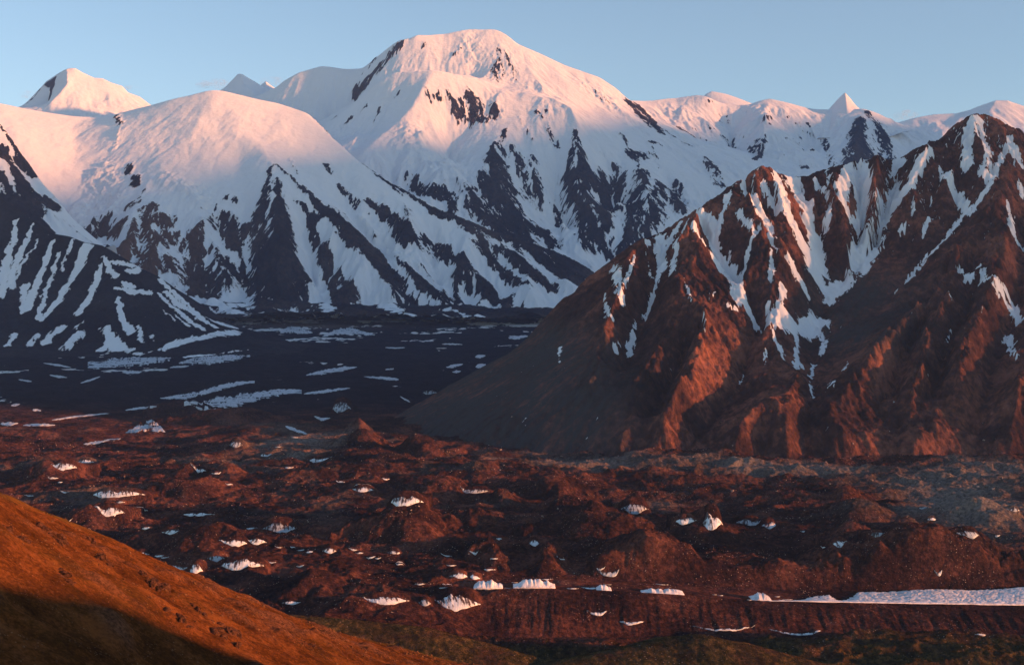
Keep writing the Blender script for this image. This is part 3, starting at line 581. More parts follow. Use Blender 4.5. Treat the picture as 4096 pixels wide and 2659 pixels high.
G_LINES = [
    # spurs
    (1, [(2578, 963, 60), (2500, 1120, -60), (2440, 1300, -120), (2400, 1480, -120), (2330, 1600, -60), (2290, 1720, -20)]),
    (1, [(2806, 830, 30), (2771, 900, -60), (2785, 1013, -90), (2720, 1120, -150), (2690, 1330, -190), (2620, 1480, -200), (2540, 1620, -150), (2480, 1740, -100)]),
    (1, [(3006, 690, 10), (3041, 800, -60), (3006, 920, -80), (3010, 1050, -90), (2960, 1190, -60), (2960, 1280, -60)]),
    (1, [(3049, 664, 20), (3110, 760, -30), (3150, 900, -40), (3130, 1000, -70), (3100, 1120, -90), (3085, 1230, -90), (3070, 1361, -120), (3083, 1450, -140), (3030, 1540, -130)]),
    (1, [(2860, 1130, -60), (2800, 1200, -140), (2820, 1260, -210), (2790, 1420, -260), (2700, 1575, -250), (2640, 1700, -170)]),
    (1, [(2930, 1300, -110), (2900, 1450, -120), (2860, 1560, -110)]),
    (1, [(3211, 1515, -140), (3103, 1596, -230), (3010, 1629, -250), (2960, 1740, -170), (2916, 1837, -60)]),
    (1, [(3180, 1545, -210), (3144, 1670, -250), (3144, 1780, -170), (3130, 1850, -60)]),
    (1, [(3298, 1582, -180), (3338, 1703, -210), (3400, 1780, -150), (3439, 1850, -60)]),
    (1, [(3380, 680, 150), (3355, 810, 90), (3390, 960, 70), (3390, 1060, 90)]), (1, [(3512, 624, 120), (3498, 800, 60), (3470, 940, 110)]), (1, [(3250, 706, 180), (3260, 800, 90), (3290, 870, 100)]),
    (1, [(3719, 582, 60), (3640, 760, 60), (3600, 880, 60)]), (1, [(3911, 452, 0), (3850, 600, -30), (3800, 720, -20)]), (1, [(3954, 467, 20), (3940, 640, -40), (3900, 760, -40)]),
    (1, [(4061, 525, 30), (4018, 728, -90), (3985, 850, -140), (3940, 900, -130), (3890, 941, -120), (3825, 1055, -190), (3747, 1155, -240), (3612, 1298, -290), (3512, 1398, -310), (3452, 1468, -300), (3372, 1576, -230)]),
    (1, [(3985, 850, -140), (4030, 950, -190), (4000, 1080, -280), (3950, 1200, -330), (3861, 1354, -380), (3848, 1488, -350), (3835, 1600, -260)]),
    (1, [(3850, 1160, -180), (3767, 1240, -260), (3700, 1381, -320), (3687, 1488, -310), (3640, 1616, -220), (3600, 1740, -130)]),
    (1, [(4150, 900, -60), (4160, 1200, -200), (4130, 1400, -300), (4076, 1569, -360), (4029, 1736, -220), (4016, 1850, -120)]),
    (1, [(4600, 950, 400), (4550, 1200, 150), (4500, 1500, 0), (4450, 1750, 0)]),
    (1, [(3560, 1560, -120), (3500, 1640, -170), (3480, 1740, -140)]), (1, [(3774, 1660, -230), (3700, 1730, -200), (3640, 1800, -130)]),
    # gullies
    (0, [(2713, 906, 80), (2642, 1048, 60), (2585, 1262, 40), (2540, 1400, 30), (2480, 1560, 60)]), (0, [(2480, 1060, 60), (2400, 1220, 30), (2330, 1400, 0)]),
    (0, [(2778, 880, 90), (2856, 1027, 60), (2942, 1141, 50), (3041, 1312, 40), (3060, 1420, 40)]), (0, [(2970, 735, 60), (3041, 850, 40), (3085, 930, 30)]), (0, [(2900, 960, 40), (2920, 1080, 40)]), (0, [(3080, 760, 60), (3110, 900, 40)]),
    (0, [(3156, 712, 200), (3270, 900, 220), (3300, 1080, 200), (3290, 1226, 160), (3241, 1369, 110), (3244, 1480, 20), (3258, 1616, -130), (3218, 1723, -150), (3211, 1850, -40)]),
    (0, [(3433, 665, 240), (3445, 800, 220), (3455, 927, 220), (3398, 1084, 200), (3330, 1190, 170)]), (0, [(3569, 656, 240), (3555, 820, 230), (3498, 998, 230), (3370, 1150, 190)]),
    (0, [(3825, 620, 60), (3825, 800, 60), (3861, 845, 20), (3790, 955, 30), (3660, 1080, 60), (3576, 1155, 70), (3440, 1280, 60), (3340, 1440, 0), (3290, 1520, -40)]),
    (0, [(3900, 1060, -60), (3800, 1180, -80), (3650, 1380, -120), (3600, 1500, -130), (3560, 1650, -60)]), (0, [(3890, 1240, -150), (3790, 1400, -180), (3750, 1550, -160), (3700, 1650, -120)]),
    (0, [(4120, 700, 0), (4090, 900, 0), (4080, 1150, -100), (4020, 1350, -180), (3960, 1480, -200), (3940, 1640, -180), (3900, 1780, -80)]),
    (0, [(2750, 1400, -60), (2680, 1550, -60), (2600, 1720, -40)]), (0, [(2990, 1420, 0), (2960, 1540, -30), (2850, 1680, -40), (2760, 1800, -40)]), (0, [(3060, 1680, -190), (3050, 1840, -40)]),
    (0, [(2150, 1500, 40), (2050, 1640, 80), (1900, 1750, 100)]), (0, [(1800, 1640, 300), (1750, 1720, 220)]),
]
for cr, pts in G_LINES: f.line(PL(pts, Dg), bool(cr))
FOOT = [(1350, 1740, 3900), (1480, 1730, 3780), (1600, 1765, 3600), (1718, 1795, 3450), (1906, 1820, 3340), (2100, 1838, 3260), (2318, 1852, 3190), (2500, 1875, 3120), (2600, 1890, 3080), (3000, 1905, 3050), (3500, 1900, 3050), (4096, 1915, 3000), (5400, 1950, 2950)]
f.line(PL([(u, v, D) for u, v, D in FOOT]))
f.line(PL([(u, v + 30, D - 90) for u, v, D in FOOT]))
f.solve(); f.blur(4)
G_base = f.H.copy()
gx, gy = f.grad(f.blur(24, f.H)); gs = np.sqrt(gx * gx + gy * gy)
cd = f.dist(f.crests[:1], 200); sd_ = f.dist([np.array(c) for c in f.crests[1:]], 90)
rocky = np.clip(1 - sd_ / 90, 0, 1) * 0.75 + 0.35 * sstep(100, 450, f.H) + 0.3 * fbm(f.X / 200, f.Y / 200, 3)
Ug = 2048 + f.X / f.Y * F
rocky = np.clip(rocky + 0.3 * sstep(-150, 0, f.H) + 0.15, 0, 1) * sstep(-290, -190, f.H) * (1 - 0.85 * sstep(2450, 2150, Ug) * sstep(0, -120, f.H)) * (1 - 0.7 * np.exp(-((Ug - 3430) / 130) ** 2) * sstep(260, 120, f.H) * sstep(-120, 0, f.H))
footz = sstep(-200, -290, f.H) * sstep(1500, 2600, 2048 + f.X / f.Y * F)
e1, eo1 = erosion(f.X, f.Y, gx, gy, 175, 4, 0.55, 0.45, 5.0)
e3, eo3 = erosion(f.X, f.Y, gx, gy, 75, 3, 0.55, 0.45, 15.0)
e2, eo2 = erosion(f.X, f.Y, gx, gy, 34, 3, 0.55, 0.45, 9.0)
n = fbm(f.X / 160, f.Y / 160, 6, 0.55); rg = ridged(f.X / 60, f.Y / 60, 5, 0.6)
up = (0.3 + 0.7 * sstep(0, 120, cd)) * sstep(0.1, 0.4, gs)
f.H = f.H + up * (e1 * (5 + 24 * rocky) + e3 * (1.2 + 15 * rocky + 9 * footz) + n * 8 + e2 * (0.8 + 3.2 * rocky + 4.0 * footz)) + fbm(f.X / 70, f.Y / 70, 5, 0.6) * 14 * sstep(3350, 3150, f.Y) + n * 10 * sstep(3300, 3100, f.Y) + (rg - 0.2) * 11 * rocky + fbm(f.X / 40, f.Y / 40, 4, 0.6) * 5 * rocky
gx, gy = f.grad(); sl = np.sqrt(gx * gx + gy * gy)
f.H = f.H + (ridged(f.X / 45 + 0.6 * n, f.Y / 70, 5, 0.62) * 14 + ridged(f.X / 14, f.Y / 20, 3, 0.6) * 2.6) * up * (0.12 + rocky)
RK = [  # snow
    (1.5, 10, 30, [(2790, 840), (2740, 900), (2700, 980), (2690, 1080)]), (1.5, 16, 20, [(2720, 890), (2660, 1000), (2640, 1080)]), (1.4, 50, 30, [(2640, 950), (2640, 1010), (2650, 1070)]), (1.3, 30, 12, [(2590, 970), (2590, 990)]),
    (1.3, 20, 20, [(2650, 1060), (2600, 1220), (2575, 1280)]), (1.0, 8, 14, [(2585, 1020), (2600, 1110), (2620, 1120)]), (1.2, 16, 30, [(2540, 1290), (2530, 1350), (2515, 1410)]), (1.1, 16, 16, [(2480, 1380), (2460, 1400)]),
    (1.3, 40, 20, [(2460, 1070), (2480, 1150), (2488, 1210)]), (1.1, 20, 20, [(2540, 1030), (2500, 1120), (2490, 1200)]), (1.2, 10, 20, [(2415, 1190), (2430, 1260), (2450, 1280)]), 
    (1.6, 40, 40, [(2800, 850), (2850, 900), (2860, 1000), (2880, 1060)]), (1.6, 26, 40, [(2775, 900), (2820, 980), (2870, 1050), (2920, 1120)]), (1.7, 44, 50, [(2870, 1040), (2930, 1120), (2960, 1190)]), (1.7, 50, 16, [(2950, 1170), (2990, 1240), (3040, 1315)]),
    (1.3, 24, 12, [(2920, 780), (2880, 880), (2870, 980)]), (1.2, 16, 20, [(2950, 850), (2980, 890), (3010, 925)]), (1.5, 16, 36, [(2975, 740), (3010, 800), (3050, 870)]), (1.4, 36, 20, [(3050, 860), (3070, 900), (3085, 930)]), (1.1, 14, 10, [(2970, 700), (3010, 790)]),
    (1.5, 24, 44, [(3110, 700), (3130, 790), (3160, 860)]), (1.2, 20, 20, [(3060, 740), (3120, 840), (3180, 910)]), (1.2, 10, 10, [(3000, 1000), (2990, 1060), (2940, 1130)]), (1.2, 12, 12, [(3040, 900), (3000, 1000), (2960, 1130)]), (1.2, 24, 10, [(3085, 940), (3110, 1010)]),
    (1.2, 14, 14, [(3090, 1000), (3085, 1120)]), (1.2, 10, 16, [(3070, 1085), (3085, 1130)]), (1.1, 8, 8, [(2920, 1000), (2920, 1060)]), (1.2, 10, 10, [(2910, 1220), (2950, 1240)]), (1.2, 12, 12, [(2812, 1250), (2818, 1325)]), (1.1, 8, 12, [(2740, 1120), (2770, 1190)]), (1.0, 8, 8, [(2835, 1205), (2860, 1170)]), (1.0, 10, 10, [(3060, 1385), (3058, 1460)]), (1.1, 8, 14, [(2975, 1500), (2960, 1540)]),
    # the cirque
    (1.7, 60, 60, [(3170, 730), (3220, 820), (3260, 960), (3290, 1090)]), (1.7, 60, 80, [(3180, 900), (3250, 1050), (3280, 1180)]), (1.6, 24, 40, [(3260, 720), (3310, 780), (3330, 700)]), (1.6, 40, 40, [(3320, 720), (3310, 860), (3290, 980)]), (1.6, 40, 60, [(3400, 690), (3360, 760), (3330, 800)]),
    (1.6, 60, 50, [(3440, 700), (3440, 800), (3450, 900)]), (1.5, 40, 40, [(3480, 680), (3480, 760), (3440, 920)]), (1.7, 60, 70, [(3580, 670), (3550, 800), (3500, 960), (3430, 1080)]), (1.7, 60, 60, [(3430, 1050), (3380, 1130), (3310, 1200)]), (1.3, 20, 20, [(3680, 620), (3620, 740), (3570, 830)]), (1.3, 16, 30, [(3720, 600), (3640, 740), (3590, 800)]),
    (1.4, 20, 20, [(3380, 820), (3410, 930), (3440, 980)]), (1.6, 40, 40, [(3170, 1060), (3200, 1140), (3240, 1240)]), (1.7, 80, 70, [(3120, 1290), (3190, 1300), (3280, 1290)]), (1.5, 20, 30, [(3130, 1150), (3120, 1260), (3100, 1300)]), (1.5, 36, 40, [(3220, 1160), (3240, 1280), (3270, 1310)]), (1.4, 24, 24, [(3070, 1240), (3080, 1300), (3120, 1380), (3130, 1430)]), (1.3, 20, 20, [(3180, 1320), (3190, 1400), (3180, 1470)]), (1.3, 26, 16, [(3280, 1310), (3300, 1370), (3270, 1440), (3250, 1480)]), (1.1, 20, 20, [(3190, 1440), (3210, 1460)]), (1.3, 14, 16, [(3258, 1440), (3245, 1500), (3250, 1590)]), (1.2, 24, 16, [(3330, 1530), (3310, 1570)]), (1.0, 14, 18, [(3390, 1450), (3370, 1480)]),
    (-1.6, 50, 90, [(3350, 830), (3350, 940), (3370, 1060)]), (-1.4, 60, 30, [(3210, 1180), (3180, 1240), (3170, 1270)]), (-1.4, 50, 30, [(3260, 1150), (3280, 1230)]), (-1.3, 60, 60, [(3230, 1380), (3240, 1440)]),
    (-1.3, 44, 60, [(3290, 720), (3300, 800), (3280, 880)]), (-1.2, 30, 40, [(3440, 630), (3430, 670)]), (-1.4, 50, 60, [(3520, 640), (3500, 740), (3480, 880)]), (-1.1, 24, 40, [(3400, 760), (3410, 820)]), (-1.1, 20, 30, [(3225, 730), (3240, 800)]), (-1.1, 20, 30, [(3500, 880), (3480, 940)]),
    (-1.6, 24, 40, [(3345, 680), (3330, 740), (3340, 790)]), (-1.5, 26, 50, [(3560, 660), (3540, 720), (3530, 790)]), (-1.5, 20, 60, [(3640, 640), (3590, 700), (3560, 740)]), (-1.3, 16, 30, [(3160, 760), (3180, 830), (3200, 900)]), (-1.3, 30, 20, [(3400, 900), (3420, 960)]), (-1.4, 40, 30, [(3300, 940), (3320, 1000), (3350, 1080)]), (-1.2, 14, 20, [(3480, 960), (3470, 1010)]),
    # upper right summit
    (1.1, 50, 60, [(3900, 480), (3870, 580), (3860, 640)]), (-1.0, 20, 30, [(3900, 560), (3910, 640)]), (-1.0, 20, 40, [(3840, 600), (3830, 700), (3850, 740)]), (1.1, 20, 36, [(3920, 480), (3950, 600), (3940, 700)]), (1.2, 40, 30, [(3790, 700), (3840, 780), (3870, 850)]), (1.2, 16, 20, [(4040, 560), (3960, 740), (3880, 850)]), (1.2, 20, 12, [(3850, 860), (3760, 980), (3660, 1080), (3580, 1170)]), (1.1, 14, 10, [(3700, 1020), (3640, 1100)]), (1.0, 16, 10, [(3720, 880), (3690, 950)]), (0.9, 10, 20, [(3620, 890), (3590, 930)]), (0.9, 14, 14, [(3660, 800), (3650, 850)]), (0.8, 14, 14, [(3760, 670), (3770, 710)]),
    (1.2, 50, 30, [(4060, 600), (4080, 660)]), (1.1, 16, 36, [(4030, 800), (4050, 930), (4090, 1000)]), (1.2, 26, 16, [(3910, 1070), (3950, 1120), (3985, 1140)]), (1.3, 26, 50, [(3840, 1075), (3870, 1100)]), (1.3, 40, 40, [(3990, 1150), (4040, 1210), (4070, 1290)]), (1.2, 40, 30, [(4030, 1350), (4060, 1410)]), (1.1, 10, 10, [(3790, 1150), (3810, 1210)]), (1.1, 8, 12, [(3800, 1330), (3780, 1370)]), (1.0, 12, 12, [(3925, 1240), (3940, 1280)]), (1.0, 16, 8, [(4080, 740), (4090, 800)]), (1.0, 8, 8, [(3710, 1490), (3712, 1510)]), (1.2, 10, 14, [(2243, 1390), (2236, 1450)])]
hint = f.strokes(RK, ys=0.7)
st = streak(f, 30, 4.0); st2 = streak(f, 10, 6.0, 2)
f.H = f.H + (st * 2.6 + st2 * 1.1) * rocky * up
snow = -0.88 + 0.34 * np.exp(-((Ug - 3400) / 260) ** 2) * sstep(60, 250, f.H) + hint * 1.05 - 0.6 * st - 0.55 * st2 - 0.25 * e3 + 0.35 * sstep(150, 520, f.H) - 0.28 * e1 - 0.12 * e2 - 0.12 * eo1[2] + 0.25 * n
U = 2048 + f.X / f.Y * F
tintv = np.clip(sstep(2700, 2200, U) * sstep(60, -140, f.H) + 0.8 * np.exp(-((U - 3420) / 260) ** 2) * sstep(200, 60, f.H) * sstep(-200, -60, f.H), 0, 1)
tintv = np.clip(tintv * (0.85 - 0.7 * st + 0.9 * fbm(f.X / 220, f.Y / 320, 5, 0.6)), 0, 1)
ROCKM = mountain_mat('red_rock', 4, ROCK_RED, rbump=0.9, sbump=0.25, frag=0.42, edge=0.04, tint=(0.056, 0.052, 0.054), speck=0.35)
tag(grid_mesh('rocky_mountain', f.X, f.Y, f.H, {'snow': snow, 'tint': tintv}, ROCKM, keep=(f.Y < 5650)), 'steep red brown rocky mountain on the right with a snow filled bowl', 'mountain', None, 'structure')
ROCKY = f
log('rocky mountain')

# ------------------------------------------------------------------ glacier floor: one fan shaped sheet
class Fan:
    def __init__(s, u0, u1, du, D0, D1, k):
        s.U = np.arange(u0, u1, du, dtype=f4); s.a = (s.U - 2048) / F; s.D = (D0 * np.exp(np.arange(0, math.log(D1 / D0), k))).astype(f4)
        s.u0, s.du, s.D0, s.k = u0, du, D0, k
        s.X = (s.a[None] * s.D[:, None]).astype(f4); s.Y = np.repeat(s.D[:, None], len(s.a), 1).astype(f4)
    def grad(s, H=None):
        H = s.H if H is None else H
        Hd = np.gradient(H, s.D, axis=0); Ha = np.gradient(H, s.a, axis=1)
        return (Ha / s.Y).astype(f4), (Hd - Ha * s.a[None] / s.Y).astype(f4)
    def at(s, x, y):
        x = np.asarray(x, float); y = np.asarray(y, float)
        fx = np.clip((x / y * F + 2048 - s.u0) / s.du, 0, len(s.a) - 1.001); fy = np.clip(np.log(y / s.D0) / s.k, 0, len(s.D) - 1.001)
        i = fx.astype(int); j = fy.astype(int); a = fx - i; b = fy - j; H = s.H
        return (H[j, i] * (1 - a) + H[j, i + 1] * a) * (1 - b) + (H[j + 1, i] * (1 - a) + H[j + 1, i + 1] * a) * b
    def hit(s, u, v):
        rx, rz = ray(u, v)
        fx = min(max((rx * F + 2048 - s.u0) / s.du, 0), len(s.a) - 1.001); i = int(fx); a = fx - i
        p = (s.H[:, i] * (1 - a) + s.H[:, i + 1] * a) / s.D
        k = np.nonzero(p >= rz)[0]
        j = k[0] if len(k) else int(np.argmax(p))
        if j > 0 and len(k):
            t = (rz - p[j - 1]) / max(1e-9, p[j] - p[j - 1]); D = s.D[j - 1] + (s.D[j] - s.D[j - 1]) * t
        else: D = s.D[j]
        return rx * D, D
    def window(s, x, y, r):
        j0 = np.searchsorted(s.D, y - r); j1 = np.searchsorted(s.D, y + r) + 1
        ua = (x - r) / y; ub = (x + r) / y; m = abs(x) * r / y / y
        i0 = int(max(0, ((ua - m) * F + 2048 - s.u0) / s.du)); i1 = int(min(len(s.a), ((ub + m) * F + 2048 - s.u0) / s.du + 2))
        return slice(j0, j1), slice(i0, max(i0, i1))
g = Fan(-900, 5200, 4.5, 1330, 9700, 0.0014)
U = 2048 + g.X / g.Y * F
near = sstep(4300, 3300, g.Y); nr = sstep(3500, 2700, g.Y)
wall = sstep(1780, 1700, g.Y + 25 * fbm(g.X / 200, g.Y / 200, 3)) * sstep(1500, 2100, U)
H = valley(g.X, g.Y) - 27 * wall - 12 * sstep(1800, 1650, g.Y) * (1 - wall)
wx = fbm(g.X / 300, g.Y / 300, 3) * 60
hum = np.maximum(ridged((g.X + wx) / 360, (g.Y - wx) / 230, 5, 0.5), 0.85 * ridged((g.X - wx) / 190 + 9, (g.Y + wx) / 120, 4, 0.5))
big = fbm(g.X / 700, g.Y / 600, 3)
quiet = np.clip(wall * 1.0 * sstep(1640, 1700, g.Y) + 0.0, 0, 1)
H = H + (1 - 0.85 * quiet) * (hum * (12 + 11 * near + 16 * sstep(3400, 2900, g.Y) * sstep(2500, 2800, g.Y)) + big * (6 + 26 * near))
# hand placed mounds
MOUNDS = [(1754, 1942, 2023, 140), (1605, 2079, 2190, 250), (1667, 1762, 1830, 80), (1437, 1737, 1793, 90), (1903, 2066, 2122, 100), (2002, 1986, 2035, 70), (2269, 2017, 2072, 140), (2387, 2038, 2103, 80), (2399, 2097, 2190, 300), (1946, 2203, 2283, 80), (2207, 2215, 2290, 65), (2635, 2203, 2345, 220), (1909, 1874, 1942, 150), (2225, 1942, 2029, 150),
    (893, 1648, 1700, 260), (705, 1612, 1661, 140), (731, 1875, 1920, 50), (885, 1879, 1931, 80), (1418, 1691, 1740, 50), (1433, 1747, 1792, 80), (1598, 2077, 2145, 190), (750, 1942, 1990, 220), (750, 2137, 2212, 300), (2817, 2114, 2181, 150), (2905, 2128, 2175, 90), (3413, 1964, 2011, 60), (3697, 1970, 2011, 150), (3480, 2035, 2105, 150), (3345, 2205, 2257, 90),
    (3803, 2184, 2351, 350), (3632, 2234, 2351, 120), (3216, 2304, 2375, 120), (3545, 2310, 2357, 70), (3005, 2310, 2375, 100), (3990, 2032, 2117, 180), (3674, 2111, 2175, 90), (3439, 2122, 2181, 90), (1250, 2330, 2400, 200), (1000, 2440, 2480, 150), (2100, 2420, 2500, 300), (300, 2060, 2120, 120), (160, 1870, 1930, 120)]
g.H = H.astype(f4)
rng = random.Random(5)
for (u, vt, vb, w) in sorted(MOUNDS, key=lambda q: q[2]):
    x, D = g.hit(u, min(vb, 2650)); z0 = float(g.at(x, D)); Hh = (vb - vt) / F * D * 1.05; wx_ = w * D / F
    L = Hh * 2.4; yc = D + L; r = max(wx_, L, Hh * 5) * 1.7
    wj, wi = g.window(x, yc, r); X = g.X[wj, wi] - x; Y = g.Y[wj, wi] - yc
    nn = fbm(g.X[wj, wi] / 45, g.Y[wj, wi] / 45, 4, 0.55)
    th = rng.uniform(-0.5, 0.5); ca, sn = math.cos(th), math.sin(th)
    wq = fbm(g.X[wj, wi] / (wx_ * 0.9), g.Y[wj, wi] / (wx_ * 0.9), 3) * wx_ * 0.4
    Xr = X * ca + Y * sn + wq; Yr = (Y * ca - X * sn) + wq * 0.7
    run = np.where(Yr < 0, np.abs(Yr) / (L * 1.0), Yr / (Hh * 3.2))
    along = np.maximum(np.abs(Xr) / wx_ - 0.12, 0)
    d = (run ** 1.15 + along ** 1.25 * (0.9 + 0.5 * nn)) + nn * 0.12
    top = z0 + Hh * (1.08 - 1.0 * d)
    k = 3.0; h = g.H[wj, wi]; q = np.clip(0.5 + 0.5 * (top - h) / k, 0, 1)
    g.H[wj, wi] = h + (top - h) * q + k * q * (1 - q)
# small scale relief
gx, gy = g.grad(g.H); e, eo = erosion(g.X, g.Y, gx, gy, 46, 3, 0.5, 0.35, 3.3)
fine = ridged(g.X / 95, g.Y / 75, 3, 0.5)
g.H = g.H + e * 1.9 * near * (1 + 1.0 * quiet) + fine * (2.4 + 2.6 * nr) * (1 - 0.8 * quiet) + fbm(g.X / 16, g.Y / 16, 3) * 0.9 * near
# grassy mounds by the lower edge
def mound(pts, wid, soft, h0=0):
    for a, b in zip(pts[:-1], pts[1:]):
        pass
def ridge_bump(pts, front, back):
    """raise the sheet to a rounded crest through the world points"""
    out = np.full(g.X.shape, -1e4, f4)
    for a, b in zip(pts[:-1], pts[1:]):
        bx, by = b[0] - a[0], b[1] - a[1]
        t = np.clip(((g.X - a[0]) * bx + (g.Y - a[1]) * by) / (bx * bx + by * by), 0, 1)
        dx = g.X - a[0] - t * bx; dy = g.Y - a[1] - t * by
        d = np.hypot(dx, dy); k = np.where(dy < 0, front, back)
        out = np.maximum(out, a[2] + (b[2] - a[2]) * t - k * (np.sqrt(d * d + 900) - 30))
    q = np.clip(0.5 + 0.5 * (out - g.H) / 6, 0, 1)
    g.H = (g.H + (out - g.H) * q + 6 * q * (1 - q)).astype(f4)
grass_n = fbm(g.X / 60, g.Y / 60, 5, 0.6)
ridge_bump([P(900, 2440, 1500), P(1400, 2486, 1500), P(1648, 2510, 1490), P(1834, 2560, 1480), P(1959, 2627, 1460), P(2070, 2670, 1440)], 0.3, 0.45)
ridge_bump([P(2250, 2650, 1440), P(2500, 2600, 1470), P(2700, 2550, 1500), P(2794, 2542, 1500), P(2935, 2572, 1490), P(3110, 2618, 1480), P(3300, 2670, 1460)], 0.3, 0.45)
g.H += (grass_n * 2.0 * sstep(1700, 1560, g.Y)).astype(f4)
log('glacier sheet', g.H.shape)
# rises of the sheet that carry ice cliffs: (u0, u1, v top, v base)
SCRAPS = [(183, 230, 1902, 1916, 's'), (229, 251, 1923, 1932, 's'), (233, 277, 1959, 1972, 's'), (93, 132, 1975, 1985, 's'), (252, 289, 2079, 2091, 's'), (282, 318, 2118, 2127, 's'), (899, 931, 1930, 1940, 's'), (565, 605, 2102, 2117, 's'), (982, 1029, 2105, 2117, 's'), (1096, 1128, 2181, 2191, 's'), (1160, 1181, 2182, 2191, 's'), (1185, 1218, 2193, 2203, 's'), (1222, 1253, 2198, 2212, 's'), (1138, 1173, 1862, 1874, 's'), (1164, 1191, 1743, 1752, 's'), (1096, 1125, 1781, 1790, 's'), (463, 497, 1997, 2012, 's'), (641, 680, 2223, 2232, 's'), (615, 660, 2213, 2227, 's'), (842, 883, 1883, 1897, 's'), (1337, 1379, 1917, 1931, 's'), (1414, 1444, 1943, 1958, 's'), (1439, 1486, 1953, 1962, 's'), (1517, 1558, 1906, 1919, 's'), (899, 932, 2222, 2234, 's'), (1071, 1105, 2239, 2254, 's'), (1183, 1217, 2255, 2268, 's'), (1583, 1613, 2247, 2261, 's'), (1463, 1508, 2222, 2233, 's'), (1419, 1455, 2202, 2216, 's'), (1392, 1433, 2191, 2202, 's'), (1499, 1525, 2226, 2236, 's'), (1579, 1618, 2248, 2257, 's'), (1762, 1808, 2216, 2226, 's'), (1781, 1826, 2254, 2264, 's'), (1935, 1982, 2265, 2278, 's'), (1960, 1994, 2225, 2237, 's'), (1877, 1916, 2206, 2218, 's'), (2044, 2072, 2297, 2307, 's'), (2016, 2050, 2323, 2337, 's'), (2412, 2449, 2310, 2319, 's'), (1658, 1701, 2327, 2340, 's'), (1756, 1801, 2344, 2353, 's'), (2224, 2265, 2230, 2238, 's'), (2386, 2425, 2235, 2245, 's'), (1983, 2009, 2146, 2160, 's'), (3099, 3122, 2269, 2281, 's'), (3130, 3174, 2288, 2298, 's'), (3115, 3141, 2309, 2323, 's'), (3139, 3170, 2313, 2326, 's'), (2848, 2869, 2333, 2344, 's'), (2869, 2894, 2334, 2347, 's'), (2988, 3010, 2328, 2342, 's'), (3200, 3221, 2116, 2129, 's'), (3282, 3303, 2182, 2192, 's'), (3676, 3718, 2024, 2033, 's'), (3978, 4003, 2134, 2147, 's'), (3740, 3771, 2148, 2156, 's')]
CLIFFS = [(360, 570, 1950, 1992, 'long sunlit'), (360, 490, 2014, 2066, ''), (529, 589, 2031, 2048, ''), (724, 855, 2042, 2066, ''), (1039, 1099, 1808, 1827, ''), (1234, 1328, 1821, 1849, ''), (911, 968, 1750, 1791, ''), (195, 300, 1838, 1883, ''), (304, 371, 1828, 1856, ''), (758, 821, 1864, 1890, ''),
    (1043, 1178, 2070, 2134, ''), (870, 983, 2147, 2185, ''), (985, 1062, 2138, 2181, ''), (874, 1050, 2224, 2282, ''), (825, 893, 2203, 2246, ''), (641, 750, 2252, 2290, ''), (754, 806, 2241, 2301, ''), (525, 593, 2196, 2226, ''), (1560, 1692, 1965, 2027, ''), (1433, 1635, 2372, 2419, ''), (1125, 1200, 2395, 2418, ''), (641, 713, 2108, 2140, ''), (1287, 1343, 2178, 2215, ''),
    (1735, 1921, 2356, 2448, ''), (1673, 1723, 2387, 2425, ''), (1797, 1871, 2281, 2315, ''), (1878, 1921, 2281, 2315, ''), (2151, 2207, 2294, 2318, ''), (2263, 2316, 2306, 2346, ''), (2325, 2393, 2285, 2349, ''), (2347, 2430, 2443, 2475, ''), (2480, 2579, 2471, 2509, ''), (2486, 2598, 1989, 2056, ''), (2387, 2480, 2212, 2248, ''), (2623, 2676, 2184, 2202, ''), (2114, 2157, 2143, 2186, ''), (1546, 1599, 2195, 2217, ''), (1835, 1959, 1946, 1974, ''), (1406, 1493, 1937, 1968, ''),
    (2817, 2899, 2021, 2128, ''), (2706, 2790, 2056, 2098, ''), (2945, 3050, 2062, 2104, ''), (3052, 3110, 2070, 2116, ''), (3333, 3398, 2147, 2192, ''), (3489, 3545, 2118, 2148, ''), (3832, 3926, 2106, 2154, ''), (3705, 3750, 2062, 2083, ''), (4031, 4084, 2021, 2048, ''), (2776, 3028, 2490, 2520, ''), (3081, 3295, 2493, 2526, ''), (3902, 3949, 2528, 2542, ''), (1326, 1400, 1588, 1652, ''), (1690, 1750, 1553, 1578, '')] + SCRAPS
CL = []
for (u0, u1, vt, vb, nm) in sorted(CLIFFS, key=lambda q: q[3]):
    uc = (u0 + u1) / 2; x, D = g.hit(uc, vb); z0 = float(g.at(x, D)); m = D / F
    Hh = (vb - vt) * m; w = (u1 - u0) * m / 2; L = Hh / 1.35
    r = max(w * 1.6, Hh * 5) + 10; wj, wi = g.window(x, D + L, r)
    X = (g.X[wj, wi] - x) / w; Yb = g.Y[wj, wi] - D
    bow = 0.22 * w
    yb = Yb - bow * X * X                                     # foot of the cliff bends back at the ends
    Ht = Hh * np.clip(1 - np.abs(X / 1.25) ** 3.0, 0, 1)
    up_ = np.clip(yb / L, 0, 1) * (yb > 0)
    back = np.clip(1 - (yb - L) / (Hh * 4.0), 0, 1)
    top = z0 - 0.5 + Ht * np.where(yb < L, up_, back) + 0.6 * fbm(g.X[wj, wi] / 12, g.Y[wj, wi] / 12, 3)
    g.H[wj, wi] = np.where((yb > 0) & (Ht > 0.3), np.maximum(g.H[wj, wi], top), g.H[wj, wi])
    CL.append((x, D, z0, w, Hh, L, bow, (u0, u1, vt, vb, nm)))
log('cliff rises')
